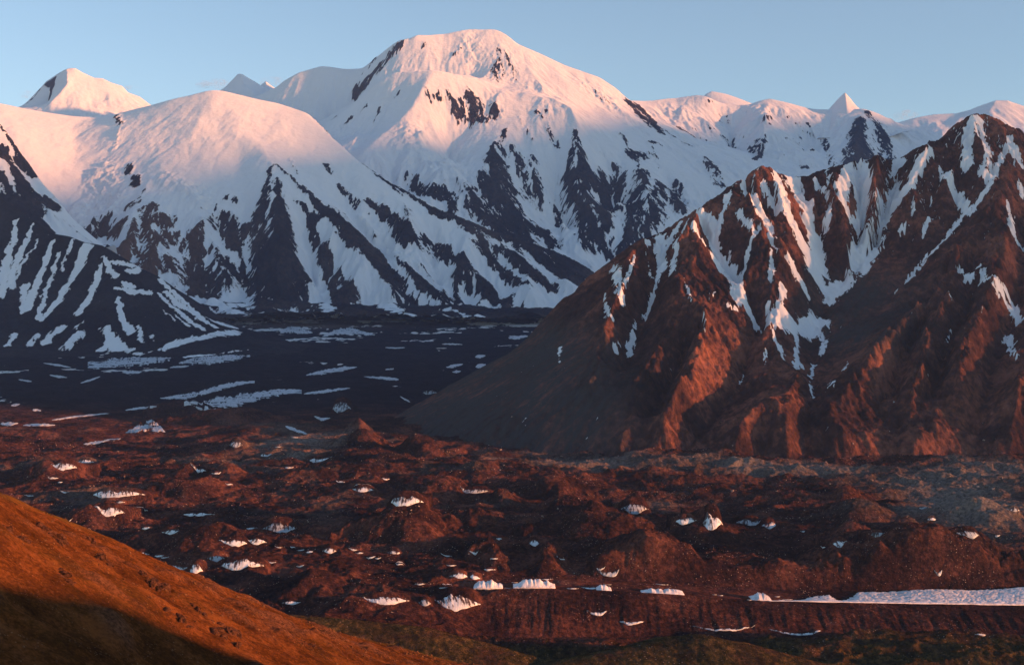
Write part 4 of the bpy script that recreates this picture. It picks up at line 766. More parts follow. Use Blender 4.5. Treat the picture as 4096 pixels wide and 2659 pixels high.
# the long smooth moraine wall, low at the right, with a trough of bare ice behind it
wz = sstep(1850, 2050, U); fl = fbm(g.X / 11, g.Y / 80, 4, 0.6) * 3.0 + fbm(g.X / 60, g.Y / 60, 3) * 2.0
ramp_ = np.clip((g.Y - 1700 - 10 * fbm(g.X / 90, g.Y / 90, 2)) / 84, 0, 1)
crv = np.interp(U, [1900, 2300, 2750, 3080, 3600, 4096, 4600], [2354, 2356, 2381, 2406, 2416, 2423, 2430]); crz = (VH - crv) / F * 1790 + 0.9 * fbm(g.X / 40, g.Y / 40, 3)
wallz = -437 + (crz + 437) * ramp_ ** 1.15 + fl * np.sin(np.pi * np.clip(ramp_, 0, 1)) 
zone = wz * sstep(1688, 1704, g.Y) * sstep(1800, 1790, g.Y)
g.H = g.H + (wallz - g.H) * zone * (1 - 0.0)
tr = wz * sstep(1789, 1794, g.Y) * sstep(1920, 1890, g.Y)
g.H = np.where(tr > 0, np.minimum(g.H, g.H + (crz - 6.0 - g.H) * tr), g.H).astype(f4)
gx, gy = g.grad(); sl = np.hypot(gx, gy)
pn = fbm(g.X / 240, g.Y / 240, 5, 0.6)
far_snow = f4(-1.2) + 0.0 * g.X
# thin snow film on the upper valley floor
fs = fbm(g.X / 420 + 5, g.Y / 330, 6, 0.62) * 1.3 + 0.3 * fbm(g.X / 60, g.Y / 70, 3)
far_snow = -0.68 + 1.35 * np.clip(fs, 0, 1) * 1.0
far_snow = np.where(g.Y > 4300, far_snow + 0.62 * sstep(6400, 8500, g.Y) + 0.2 * sstep(-1200, -1900, g.X) * sstep(4800, 5600, g.Y) - 0.16, -1.5).astype(f4)
grassy = np.clip(sstep(1690, 1600, g.Y + 60 * pn) * (0.75 + 0.9 * grass_n), 0, 1)
greyb = np.clip(0.8 * np.exp(-((U - 1250) / 330) ** 2) * sstep(7900, 8400, g.Y) + 1.2 * (pn - 0.12) * sstep(2000, 2500, g.Y) * near + 1.5 * np.exp(-((U - 3900) / 280) ** 2 - ((g.Y - 2450) / 260) ** 2) + 0.8 * np.exp(-((g.Y - 2950 - 0.1 * (2600 - U)) / 130) ** 2) * sstep(1700, 2100, U) + 0.8 * np.exp(-((U - 1200) / 260) ** 2 - ((g.Y - 3250) / 350) ** 2), 0, 1)
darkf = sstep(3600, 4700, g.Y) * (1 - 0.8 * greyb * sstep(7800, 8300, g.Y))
def ground_mat():
    m, nt = nodes('moraine_debris'); b = NB(nt)
    pos = b.n('ShaderNodeNewGeometry').outputs['Position']
    A = lambda k: b.n('ShaderNodeAttribute', attribute_name=k).outputs['Fac']
    n1 = b.noise(pos, 1 / 90.0, 6, 0.6); n2 = b.noise(pos, 1 / 7.0, 6, 0.7)
    mixn = b.math('ADD', b.math('MULTIPLY', n1, 0.55), b.math('MULTIPLY', n2, 0.45))
    red = b.ramp(mixn, [(0.38, (0.010, 0.007, 0.009)), (0.5, (0.045, 0.020, 0.017)), (0.64, (0.17, 0.066, 0.046))])
    grey = b.ramp(n2, [(0.35, (0.07, 0.06, 0.055)), (0.6, (0.24, 0.19, 0.165))])
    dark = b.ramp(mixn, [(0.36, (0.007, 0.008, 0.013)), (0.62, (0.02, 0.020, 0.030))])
    gn = b.noise(b.mapping(pos, (1, 0.5, 1)), 1 / 9.0, 6, 0.7)
    green = b.ramp(gn, [(0.36, (0.014, 0.014, 0.007)), (0.5, (0.048, 0.038, 0.015)), (0.62, (0.14, 0.082, 0.03))])
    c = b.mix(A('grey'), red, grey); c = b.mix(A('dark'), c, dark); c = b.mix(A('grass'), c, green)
    vo = b.n('ShaderNodeTexVoronoi'); vo.inputs['Scale'].default_value = 1 / 5.0; b.l(pos, vo.inputs['Vector'])
    s1 = b.smooth(vo.outputs['Distance'], 0.08, 0.22, 1, 0); s2 = b.smooth(b.noise(pos, 1 / 70.0, 3, 0.7), 0.47, 0.62)
    c = b.mix(b.math('MULTIPLY', b.math('MULTIPLY', s1, s2), 0.75), c, (0.42, 0.32, 0.27))
    bal = b.math('ADD', A('snow'), b.math('MULTIPLY', b.math('SUBTRACT', b.noise(b.mapping(pos, (1, 0.5, 1)), 1 / 45.0, 6, 0.6), 0.5), 0.8))
    fac = b.smooth(bal, -0.03, 0.06); c = b.mix(fac, c, (0.62, 0.63, 0.66))
    bs = b.n('ShaderNodeBsdfDiffuse'); b.l(c, bs.inputs[0]); bs.inputs[1].default_value = 0.8
    hh = b.math('ADD', b.math('MULTIPLY', b.noise(pos, 1 / 14.0, 7, 0.62), 9.0), b.math('MULTIPLY', s1, 0.8))
    bp = b.n('ShaderNodeBump'); bp.inputs['Distance'].default_value = 1.0; bp.inputs['Strength'].default_value = 0.9
    b.l(hh, bp.inputs['Height']); b.l(bp.outputs[0], bs.inputs['Normal'])
    o = b.n('ShaderNodeOutputMaterial'); b.l(bs.outputs[0], o.inputs[0]); return m
MAT_G = ground_mat()
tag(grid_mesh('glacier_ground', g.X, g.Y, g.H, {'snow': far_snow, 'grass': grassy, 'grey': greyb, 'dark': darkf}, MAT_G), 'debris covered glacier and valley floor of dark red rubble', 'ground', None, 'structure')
log('ground')

# ------------------------------------------------------------------ near hillside at the lower left
f = Field(-330, 190, 140, 1150, 0.9)
CR = [(-700, 1700, 330), (-300, 1838, 400), (0, 1964, 470), (344, 2113, 540), (602, 2234, 600), (861, 2358, 655), (1033, 2423, 690), (1205, 2483, 730), (1377, 2530, 770), (1549, 2569, 810), (1721, 2615, 850), (1900, 2660, 890), (2300, 2760, 980), (3000, 2930, 1080)]
f.line(PL(CR), True, (60, 60))
f.line([(x, y, z) for x, y, z in [(-330, 150, -38), (-150, 150, -62), (0, 150, -98), (190, 150, -160)]])
f.line(PL([(-300, 2300, 300), (300, 2560, 330), (900, 2800, 360)]))
f.line([(190, 400, -235), (190, 700, -300), (190, 1000, -360)])
f.solve(); f.blur(5)
gx, gy = f.grad(f.blur(14, f.H)); e, eo = erosion(f.X, f.Y, gx, gy, 46, 5, 0.55, 0.5, 6.0)
cd = f.dist(f.crests[:1], 60); n = fbm(f.X / 50, f.Y / 50, 7, 0.56)
out_n = ridged(f.X / 26, f.Y / 26, 5, 0.6); outc = sstep(0.12, 0.42, fbm(f.X / 38 + 3, f.Y / 38, 3) ) * sstep(6, 30, cd)
n = n + 0.35 * ridged(f.X / 12, f.Y / 12, 4, 0.6)
f.H = f.H + (e * 1.8 + n * 3.2) * (0.2 + 0.8 * sstep(0, 30, cd)) + outc * (out_n + 0.3) * 2.6
def hill_mat():
    m, nt = nodes('hill_scree'); b = NB(nt)
    pos = b.n('ShaderNodeNewGeometry').outputs['Position']
    A = lambda k: b.n('ShaderNodeAttribute', attribute_name=k).outputs['Fac']
    n1 = b.noise(pos, 1 / 16.0, 7, 0.62); n2 = b.noise(pos, 1 / 1.3, 6, 0.7)
    mx = b.math('ADD', b.math('MULTIPLY', n1, 0.55), b.math('MULTIPLY', n2, 0.45))
    c = b.ramp(mx, [(0.36, (0.03, 0.013, 0.006)), (0.48, (0.075, 0.027, 0.009)), (0.6, (0.17, 0.06, 0.019))])
    gr = b.ramp(b.noise(pos, 1 / 3.0, 5, 0.7), [(0.4, (0.05, 0.045, 0.012)), (0.6, (0.12, 0.09, 0.025))])
    c = b.mix(A('grass'), c, gr)
    c = b.mix(b.math('MULTIPLY', A('rock'), 0.7), c, b.ramp(n2, [(0.4, (0.05, 0.025, 0.018)), (0.6, (0.16, 0.075, 0.045))]))
    vo = b.n('ShaderNodeTexVoronoi'); vo.inputs['Scale'].default_value = 1 / 1.1; b.l(pos, vo.inputs['Vector'])
    s1 = b.smooth(vo.outputs['Distance'], 0.1, 0.3, 1, 0); s2 = b.smooth(b.noise(pos, 1 / 9.0, 3, 0.7), 0.48, 0.62)
    st = b.math('MULTIPLY', s1, s2)
    c = b.mix(b.math('MULTIPLY', st, 0.5), c, (0.3, 0.17, 0.1))
    bs = b.n('ShaderNodeBsdfDiffuse'); b.l(c, bs.inputs[0]); bs.inputs[1].default_value = 0.8
    hh = b.math('ADD', b.math('ADD', b.math('MULTIPLY', b.noise(pos, 1 / 2.2, 8, 0.65), 1.0), b.math('MULTIPLY', st, 0.25)), b.math('MULTIPLY', b.noise(pos, 1 / 9.0, 5, 0.6), 2.2))
    bp = b.n('ShaderNodeBump'); bp.inputs['Distance'].default_value = 1.0; bp.inputs['Strength'].default_value = 0.85
    b.l(hh, bp.inputs['Height']); b.l(bp.outputs[0], bs.inputs['Normal'])
    o = b.n('ShaderNodeOutputMaterial'); b.l(bs.outputs[0], o.inputs[0]); return m
MAT_H = hill_mat()
crestgrass = np.clip(sstep(22, 2, cd) * 0.6 + 0.3 * (n - 0.3), 0, 1) * sstep(-300, -40, f.X * 0 + f.Y * 0 - 40)
tag(grid_mesh('hill', f.X, f.Y, f.H, {'grass': crestgrass, 'rock': outc}, MAT_H), 'near orange brown scree hillside sloping down across the lower left corner', 'hill', None, 'structure')
HILL = f
log('hill')
# ------------------------------------------------------------------ unseen ridge added on the sunset side to shade the valley and lower slopes
def ridge_blocker(name, pts, foot, label):
    q = np.array(pts, float); d = np.diff(q[:, :2], axis=0)
    f = Field(q[:, 0].min() - foot, q[:, 0].max() + foot, q[:, 1].min() - foot, q[:, 1].max() + foot, 60)
    f.line(pts, True)
    dd = f.dist(f.crests, 1e6)
    dz = np.full(f.X.shape, -1e6, f4)
    for a, b in zip(q[:-1], q[1:]):
        bx, by = b[0] - a[0], b[1] - a[1]; t = np.clip(((f.X - a[0]) * bx + (f.Y - a[1]) * by) / (bx * bx + by * by), 0, 1)
        dz = np.maximum(dz, a[2] + (b[2] - a[2]) * t - 0.6 * np.hypot(f.X - a[0] - t * bx, f.Y - a[1] - t * by))
    f.H = dz + 260 * ridged(f.X / 2600, f.Y / 2600, 5)
    f.H = np.maximum(f.H, -700 + 0.0 * f.H)
    tag(grid_mesh(name, f.X, f.Y, f.H, {'snow': 0.3 + 0 * f.X}, MAT_FAR), label, 'mountain', None, 'structure')

ridge_blocker('mountain', [(x + 16000, y - 5800, z + 2130) for x, y, z in [(8600, 2900, 500), (8300, 3500, 1150), (8000, 4200, 1650), (7900, 5500, 1900), (8000, 8500, 2250), (8200, 9500, 2400), (8200, 12500, 2500), (8500, 15500, 2300)]], 8500, 'unseen mountain chain added to shade the valley and lower slopes')
# unseen hill added beside the camera, crest fitted to the near hillside's shadow edge
def near_blocker():
    pa = HILL.hit(0, 2324); pb = HILL.hit(430, 2412); pc = HILL.hit(861, 2647)
    q = []
    for (x, y), t in ((pa, 420), (pb, 400), (pc, 380)):
        z = float(HILL.at(x, y)); q.append((x + SUN[0] * t, y + SUN[1] * t, z + SUN[2] * t))
    a, b, c = q
    e1 = tuple(a[k] + (a[k] - b[k]) * 2.0 for k in range(3)); e2 = tuple(c[k] + (c[k] - b[k]) * 1.0 for k in range(3))
    P5 = np.array([e1, a, b, c, e2]); f = Field(P5[:, 0].min() - 60, P5[:, 0].max() + 300, P5[:, 1].min() - 200, P5[:, 1].max() + 200, 4)
    out = np.full(f.X.shape, -1e5, f4)
    for p, r in zip(P5[:-1], P5[1:]):
        bx, by = r[0] - p[0], r[1] - p[1]; t = np.clip(((f.X - p[0]) * bx + (f.Y - p[1]) * by) / (bx * bx + by * by), 0, 1)
        out = np.maximum(out, p[2] + (r[2] - p[2]) * t - 0.7 * np.hypot(f.X - p[0] - t * bx, f.Y - p[1] - t * by))
    f.H = out + fbm(f.X / 60, f.Y / 60, 5) * 3
    tag(grid_mesh('hill', f.X, f.Y, f.H, {'grass': 0 * f.X, 'rock': 0 * f.X}, MAT_H), 'unseen hill shoulder added to shade the near hillside', 'hill', None, 'structure')
near_blocker()
# haze
def haze(density):
    x0, x1, y0, y1, z0, z1 = -9000, 9500, -400, 22500, -760, 3650
    me = bpy.data.meshes.new('haze'); bm = bmesh.new(); bmesh.ops.create_cube(bm, size=1.0)
    for v in bm.verts: v.co = ((x0 + x1) / 2 + v.co.x * (x1 - x0), (y0 + y1) / 2 + v.co.y * (y1 - y0), (z0 + z1) / 2 + v.co.z * (z1 - z0))
    bm.to_mesh(me); bm.free(); o = bpy.data.objects.new('haze', me); C.objects.link(o)
    m, nt = nodes('haze_air'); b = NB(nt); pv = b.n('ShaderNodeVolumePrincipled'); pv.inputs['Color'].default_value = (0.28, 0.50, 1.0, 1); pv.inputs['Density'].default_value = density; pv.inputs['Anisotropy'].default_value = 0.1
    out = b.n('ShaderNodeOutputMaterial'); b.l(pv.outputs[0], out.inputs['Volume']); me.materials.append(m)
    m.cycles.homogeneous_volume = True
    tag(o, kind='stuff')
haze(1.4e-5)
# ------------------------------------------------------------------ separate things on the glacier
def ice_mat(name, ice, dirty, amount, sx=2.2, sy=14.0):
    m, nt = nodes(name); b = NB(nt)
    a = b.n('ShaderNodeAttribute', attribute_name='run').outputs['Fac']; r = b.n('ShaderNodeAttribute', attribute_name='rise').outputs['Fac']
    cv = b.n('ShaderNodeCombineXYZ'); b.l(b.math('MULTIPLY', a, 1 / sx), cv.inputs[0]); b.l(b.math('MULTIPLY', r, 1 / sy), cv.inputs[1])
    pos = b.n('ShaderNodeNewGeometry').outputs['Position']
    n = b.noise(cv.outputs[0], 1.0, 5, 0.65); n2 = b.noise(pos, 1 / 9.0, 4, 0.6)
    k = b.n('ShaderNodeAttribute', attribute_name='dirt').outputs['Fac']
    f = b.smooth(b.math('ADD', b.math('ADD', n, b.math('MULTIPLY', b.math('SUBTRACT', n2, 0.5), 0.5)), b.math('MULTIPLY', k, 0.4)), amount, amount + 0.1)
    ic = b.mix(b.smooth(n2, 0.4, 0.62), ice, tuple(min(1, c * 0.72) for c in ice))
    c = b.mix(f, ic, dirty)
    bs = b.n('ShaderNodeBsdfPrincipled'); b.l(c, bs.inputs['Base Color']); bs.inputs['Roughness'].default_value = 0.55; bs.inputs['Specular IOR Level'].default_value = 0.35
    bp = b.n('ShaderNodeBump'); bp.inputs['Distance'].default_value = 1.0; bp.inputs['Strength'].default_value = 0.7
    b.l(b.math('ADD', b.math('MULTIPLY', n, 1.6), b.math('MULTIPLY', b.noise(pos, 1 / 3.0, 5, 0.6), 0.6)), bp.inputs['Height']); b.l(bp.outputs[0], bs.inputs['Normal'])
    o = b.n('ShaderNodeOutputMaterial'); b.l(bs.outputs[0], o.inputs[0]); return m
M_ICE = ice_mat('glacier_ice', (0.74, 0.80, 0.86), (0.06, 0.035, 0.03), 0.47, 4.0, 20.0)
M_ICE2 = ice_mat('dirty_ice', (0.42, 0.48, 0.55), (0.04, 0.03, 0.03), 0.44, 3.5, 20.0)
M_FIRN = ice_mat('old_snow', (0.56, 0.60, 0.66), (0.16, 0.16, 0.18), 0.58, 14, 30)
M_BAND = ice_mat('white_ice', (0.85, 0.84, 0.86), (0.22, 0.20, 0.20), 0.66, 9, 9)
def slab(name, T, thick, mat, attrs, parent=None):
    """closed sheet: T (ny,nx,3) is the upper face, the lower face lies 'thick' below it"""
    ny, nx = T.shape[:2]; org = T.reshape(-1, 3).mean(0); org[2] = T[..., 2].min()
    B = T.copy(); B[..., 2] -= thick; B[..., 1] += thick * 0.6
    co = np.concatenate([T.reshape(-1, 3), B.reshape(-1, 3)]) - org
    i = np.arange(ny * nx).reshape(ny, nx); q = np.stack([i[:-1, :-1], i[:-1, 1:], i[1:, 1:], i[1:, :-1]], -1).reshape(-1, 4)
    N = ny * nx; q2 = q[:, ::-1] + N
    ring = np.concatenate([i[0, :], i[1:, -1], i[-1, :-1][::-1], i[1:-1, 0][::-1]]); r2 = np.roll(ring, -1)
    sd_ = np.stack([ring, ring + N, r2 + N, r2], -1)
    faces = np.concatenate([q, q2, sd_]).astype(np.int32)
    me = bpy.data.meshes.new(name); me.vertices.add(2 * N); me.vertices.foreach_set('co', co.astype(f4).ravel())
    me.loops.add(faces.size); me.loops.foreach_set('vertex_index', faces.ravel()); me.polygons.add(len(faces))
    me.polygons.foreach_set('loop_start', np.arange(0, faces.size, 4, dtype=np.int32)); me.polygons.foreach_set('use_smooth', np.ones(len(faces), bool)); me.update(calc_edges=True)
    for k, v in attrs.items():
        at = me.attributes.new(k, 'FLOAT', 'POINT'); at.data.foreach_set('value', np.concatenate([v.ravel(), v.ravel()]).astype(f4))
    me.materials.append(mat); o = bpy.data.objects.new(name, me); o.location = org; C.objects.link(o); return o
def n1(a, s): return fbm(np.asarray(a, f4), np.full(np.shape(a), s, f4), 4, 0.6)

CLIFF_LABELS = {  # (u0, v top): label
    (360, 1950): 'long bright cream ice cliff in the left moraine, above the rounded one', (360, 2014): 'rounded cream and blue ice cliff just below the long bright one at left', (529, 2031): 'thin white ice edge right of the rounded cream cliff', (724, 2042): 'low pink fluted ice wall in the left middle of the moraine',
    (1039, 1808): 'small pale ice face left of the golden arched ice wall', (1234, 1821): 'arched golden ice wall under a red mound below the scree fan', (911, 1750): 'striped dark and white ice face on the flank of the broad red mound', (195, 1838): 'white ice pyramid left of its smaller twin near the left edge',
    (304, 1828): 'smaller white ice pyramid right of its bigger twin near the left edge', (758, 1864): 'crescent of blue grey ice under a small red cone', (1043, 2070): 'slanting blue white striped ice slope in the middle of the moraine', (870, 2147): 'curved turquoise ice wall left of the sunlit ice wedge',
    (985, 2138): 'sunlit ice wedge right of the curved turquoise wall', (874, 2224): 'ragged snow white ice crest in front of the dark hollow', (825, 2203): 'blue shaded fluted ice wall behind the ragged white crest', (641, 2252): 'cream fluted ice cliff touching the skyline of the near hill',
    (754, 2241): 'pointed pale blue ice fin right of the cream fluted cliff', (525, 2196): 'small slanting ice face just above the near hill', (1560, 1965): 'smooth turquoise ice bowl wall left of a dark pyramid mound', (1433, 2372): 'wide low cream ice cliff left of the big two tone one near the lower edge',
    (1125, 2395): 'little golden ice lip where the green slope begins', (641, 2108): 'small white ice triangle beside a red hummock at left', (1287, 2178): 'jagged white ice teeth in a dark hollow in the middle', (1735, 2356): 'big fan shaped ice face, half cream and half blue, near the lower edge',
    (1673, 2387): 'blue striped ice slope left of the big fan shaped face', (1797, 2281): 'snow capped ice hump with dark flank, left of its neighbour', (1878, 2281): 'narrow white ice horn right of the snow capped hump', (2151, 2294): 'slanting white ice strip above the long white ice lens',
    (2263, 2306): 'white ice tooth between the ice lens and the striped slope', (2325, 2285): 'slope of slanting white ice stripes right of the ice tooth', (2347, 2443): 'sunlit fluted ice cliff cut into the dark moraine wall', (2480, 2471): 'blue shaded ice face low on the dark moraine wall',
    (2486, 1989): 'long dark ice wall with blue white fringes under a red ridge', (2387, 2212): 'dim blue ice wall in a dark hollow', (2623, 2184): 'small pale ice roof above the broad red slope', (2114, 2143): 'leaning blue ice blade on the side of a red swell',
    (1546, 2195): 'small blue ice face in the shadowed centre', (1835, 1946): 'dim grey ice rim below the rubble band', (1406, 1937): 'small white ice face left of the smooth turquoise bowl wall', (2817, 2021): 'tallest white and blue ice face with a sharp dark ridge, right of centre',
    (2706, 2056): 'blue ice wing left of the tallest ice face', (2945, 2062): 'long grey green ice wing right of the tallest ice face', (3052, 2070): 'blue ice end block at the right of the long grey wing', (3333, 2147): 'pale blue ice prow at the edge of the dark pond hollow',
    (3489, 2118): 'pinkish grey ice face set in a red ridge', (3832, 2106): 'dark striped ice arc under the grey rubble hills', (3705, 2062): 'small blue ice chip left of the grey rubble hills', (4031, 2021): 'dirty pale ice face at the right edge above the grey rubble hills',
    (2776, 2490): 'long row of white ice teeth, left of two under the moraine wall', (3081, 2493): 'long row of cream ice teeth, right of two under the moraine wall', (3902, 2528): 'broken string of ice bits near the lower right corner', (1326, 1588): 'steep bluish fluted ice face on the shaded upper glacier', (1690, 1553): 'faint ice fringe beside the foot of the scree fan'}
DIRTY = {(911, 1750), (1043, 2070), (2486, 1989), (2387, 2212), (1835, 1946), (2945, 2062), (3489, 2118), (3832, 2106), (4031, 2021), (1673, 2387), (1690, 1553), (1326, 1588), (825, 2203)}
SC = []
for ci, (x, D, z0, w, Hh, L, bow, (u0, u1, vt, vb, nm)) in enumerate(CL):
    wide = (u1 - u0) / max(8, vb - vt); nx = int(min(120, max(24, (u1 - u0) * 0.6))); ny = 12
    s = np.linspace(-1, 1, nx); t = np.linspace(0, 1, ny)[:, None]
    rr = random.Random(ci * 7 + 1); s0 = rr.uniform(-0.55, 0.55); sw = np.where(s < s0, (s - s0) / (1 + s0), (s - s0) / (1 - s0))
    env = np.clip(1 - np.abs(sw) ** rr.uniform(1.3, 2.6), 0.02, 1)
    sc = w / 3.0
    lo = 0.02 + 0.42 * np.abs(sw) ** 1.6 + 0.16 * np.clip(n1(s * sc * 0.2, ci * 7.7), -0.3, 1) * (1 - np.abs(sw))
    teeth = np.abs(n1(s * sc * 2.5, ci * 5.3)) * 0.24
    hi = lo + env * (0.52 + 0.35 * n1(s * sc * 0.2, ci * 3.1) - 0.05 * teeth) + 0.03
    lo = np.clip(lo, 0.01, 1); hi = np.clip(np.maximum(hi, lo + 0.03), 0, 1.02)
    tt = lo[None] + (hi - lo)[None] * t
    X = x + s[None] * w + 0 * tt; Yy = D + bow * (s[None] ** 2) + tt * L
    Z = g.at(X, Yy)
    edge = np.minimum(np.minimum(t, 1 - t) * 4, 1) * np.minimum(np.minimum(s + 1, 1 - s)[None] * 8, 1)
    off = (0.3 + 1.1 * edge) * (1 + 0.35 * n1(s * sc * 0.5, ci)[None])
    T = np.stack([X, Yy - off * 0.75, Z + off * 0.6], -1)
    sk = random.Random(ci).uniform(-0.5, 0.5)
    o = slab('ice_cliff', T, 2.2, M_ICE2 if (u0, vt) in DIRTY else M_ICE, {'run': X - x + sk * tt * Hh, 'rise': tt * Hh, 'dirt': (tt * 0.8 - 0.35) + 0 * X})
    if nm == 's': o.name = 'ice_scrap'; SC.append((u0, vt, o))
    else: tag(o, CLIFF_LABELS.get((u0, vt), None), 'ice cliff', 'ice cliffs exposed in the debris covered glacier')

ORD = 'leftmost second third fourth fifth sixth seventh eighth ninth tenth eleventh twelfth thirteenth fourteenth fifteenth sixteenth'.split()
for lo_, hi_, nm_ in ((0, 1930, 'high in the moraine'), (1930, 2090, 'in the middle moraine'), (2090, 2190, 'halfway down the moraine'), (2190, 2225, 'level with the shadowed blue ice face'), (2225, 2280, 'level with the pointed ice fin'), (2280, 2700, 'beside the white lenses')):
    row = sorted([q[:2] + (q[2],) for q in SC if lo_ <= q[1] < hi_], key=lambda q: q[0])
    for k, q in enumerate(row): tag(q[2], 'tiny ice scrap %s, %s' % (nm_, 'the leftmost' if k == 0 else '%s from the left' % ORD[k]), 'ice scrap', 'tiny ice scraps strewn over the moraine')
# snow and firn lying on the valley floor: (label, [(u, v, width px)...])
PATCH = [('broad torn snow apron under the striped dark ridge', [(350, 1478, 8), (430, 1455, 34), (520, 1440, 50), (640, 1425, 56), (740, 1405, 30)]), ('long ragged snow strip right of the torn apron', [(715, 1452, 14), (800, 1440, 34), (880, 1436, 36), (990, 1414, 28), (1090, 1398, 8)]), ('broken snow apron at the foot of the great spur', [(1290, 1345, 10), (1340, 1330, 22), (1400, 1322, 24), (1500, 1340, 8)]), ('snow lobe at the end of the dark ridge', [(1000, 1375, 10), (1040, 1355, 36), (1075, 1362, 26), (1100, 1380, 8)]), ('snow flecks on brown debris below the rock pyramid', [(1120, 1330, 10), (1160, 1318, 26), (1250, 1330, 14)]), ('long streaky snow strip, upper of the two long ones on the dark glacier', [(640, 1592, 10), (740, 1586, 22), (830, 1566, 18), (920, 1540, 22), (1018, 1523, 6)]),
    ('longest wide snow strip with a torn edge on the dark glacier', [(735, 1640, 20), (840, 1618, 44), (940, 1604, 44), (1040, 1582, 30), (1130, 1566, 24), (1206, 1560, 14)]),
    ('grey snow strip continuing right of the longest one', [(1214, 1575, 8), (1290, 1566, 12), (1400, 1552, 6)]),
    ('feather shaped snow patch alone in the upper dark glacier', [(1224, 1500, 8), (1290, 1490, 18), (1360, 1476, 18), (1428, 1468, 6)]),
    ('oval snow patch below the striped dark ridge', [(487, 1489, 6), (526, 1488, 16), (566, 1488, 6)]), ('small flat snow patch right of the oval one', [(678, 1470, 6), (720, 1467, 9), (755, 1464, 5)]),
    ('thin bent snow streak left of the scree fan', [(1455, 1506, 5), (1530, 1512, 10), (1595, 1518, 12)]), ('leaf shaped snow patch close to the scree fan, upper of a pair', [(1784, 1468, 6), (1815, 1464, 14), (1852, 1456, 5)]), ('small snow patch below the leaf shaped one', [(1808, 1487, 5), (1826, 1487, 10), (1843, 1484, 5)]),
    ('snow patch touching the edge of the scree fan', [(1902, 1467, 10), (1920, 1465, 20), (1944, 1460, 12)]), ('small notched snow patch above the one touching the fan', [(1900, 1428, 6), (1912, 1426, 16), (1942, 1422, 5)]), ('pale snow tongue behind the left edge of the red mountain', [(2034, 1350, 16), (2060, 1350, 14), (2112, 1344, 10)]),
    ('thin snow line in the middle of the upper glacier', [(1767, 1376, 4), (1810, 1376, 6), (1850, 1378, 4)]), ('thin snow streak left, under the striped ridge', [(172, 1452, 4), (230, 1460, 8), (284, 1470, 4)]), ('feathery snow patch under the thin left streak', [(196, 1500, 4), (230, 1506, 10), (268, 1510, 4)]),
    ('slanting ragged snow strip at left', [(320, 1532, 5), (360, 1520, 9), (400, 1506, 5)]), ('narrow snow streak near the left edge', [(72, 1518, 4), (126, 1526, 6)]), ('long thin snow line like a road at left', [(205, 1680, 6), (280, 1668, 6), (360, 1660, 5), (435, 1653, 4)]),
    ('white snow patch at the left edge', [(0, 1695, 14), (40, 1695, 14), (70, 1692, 6)]), ('flat white snow patch next to the one at the left edge', [(90, 1700, 8), (150, 1698, 10), (218, 1700, 5)]), ('tent shaped snow patch on a red mound', [(500, 1730, 10), (560, 1712, 30), (600, 1700, 44), (640, 1714, 26), (660, 1728, 8)]),
    ('small snow strip below the tent shaped patch', [(332, 1776, 6), (380, 1770, 12), (420, 1764, 5)]), ('pale snow fleck between the strip and the tent shaped patch', [(414, 1760, 6), (450, 1758, 10), (480, 1754, 5)]), ('white snow fleck on red ground at far left', [(128, 1640, 6), (145, 1638, 8), (162, 1642, 5)]), ('pale snow sliver at the far left on red ground', [(42, 1622, 5), (60, 1619, 8), (78, 1616, 4)]),
    ('thin snow trail with breaks above the red plain', [(500, 1640, 6), (560, 1632, 9), (625, 1626, 8)]), ('pale snow film on the scree above the arched ice wall', [(1140, 1704, 8), (1180, 1720, 14), (1230, 1736, 8)]), ('small snow strip above the rubble in the middle', [(1255, 1665, 6), (1285, 1676, 12), (1320, 1672, 5)]),
    ('thin grey snow line right of the feather shaped patch', [(1540, 1390, 4), (1580, 1392, 6), (1620, 1390, 4)]), ('tiny snow dash below the feather shaped patch', [(1540, 1478, 4), (1574, 1475, 7), (1575, 1474, 4)]), ('broken snow dashes at the left foot of the big scree fan', [(1600, 1585, 4), (1625, 1600, 8), (1640, 1608, 4)])]
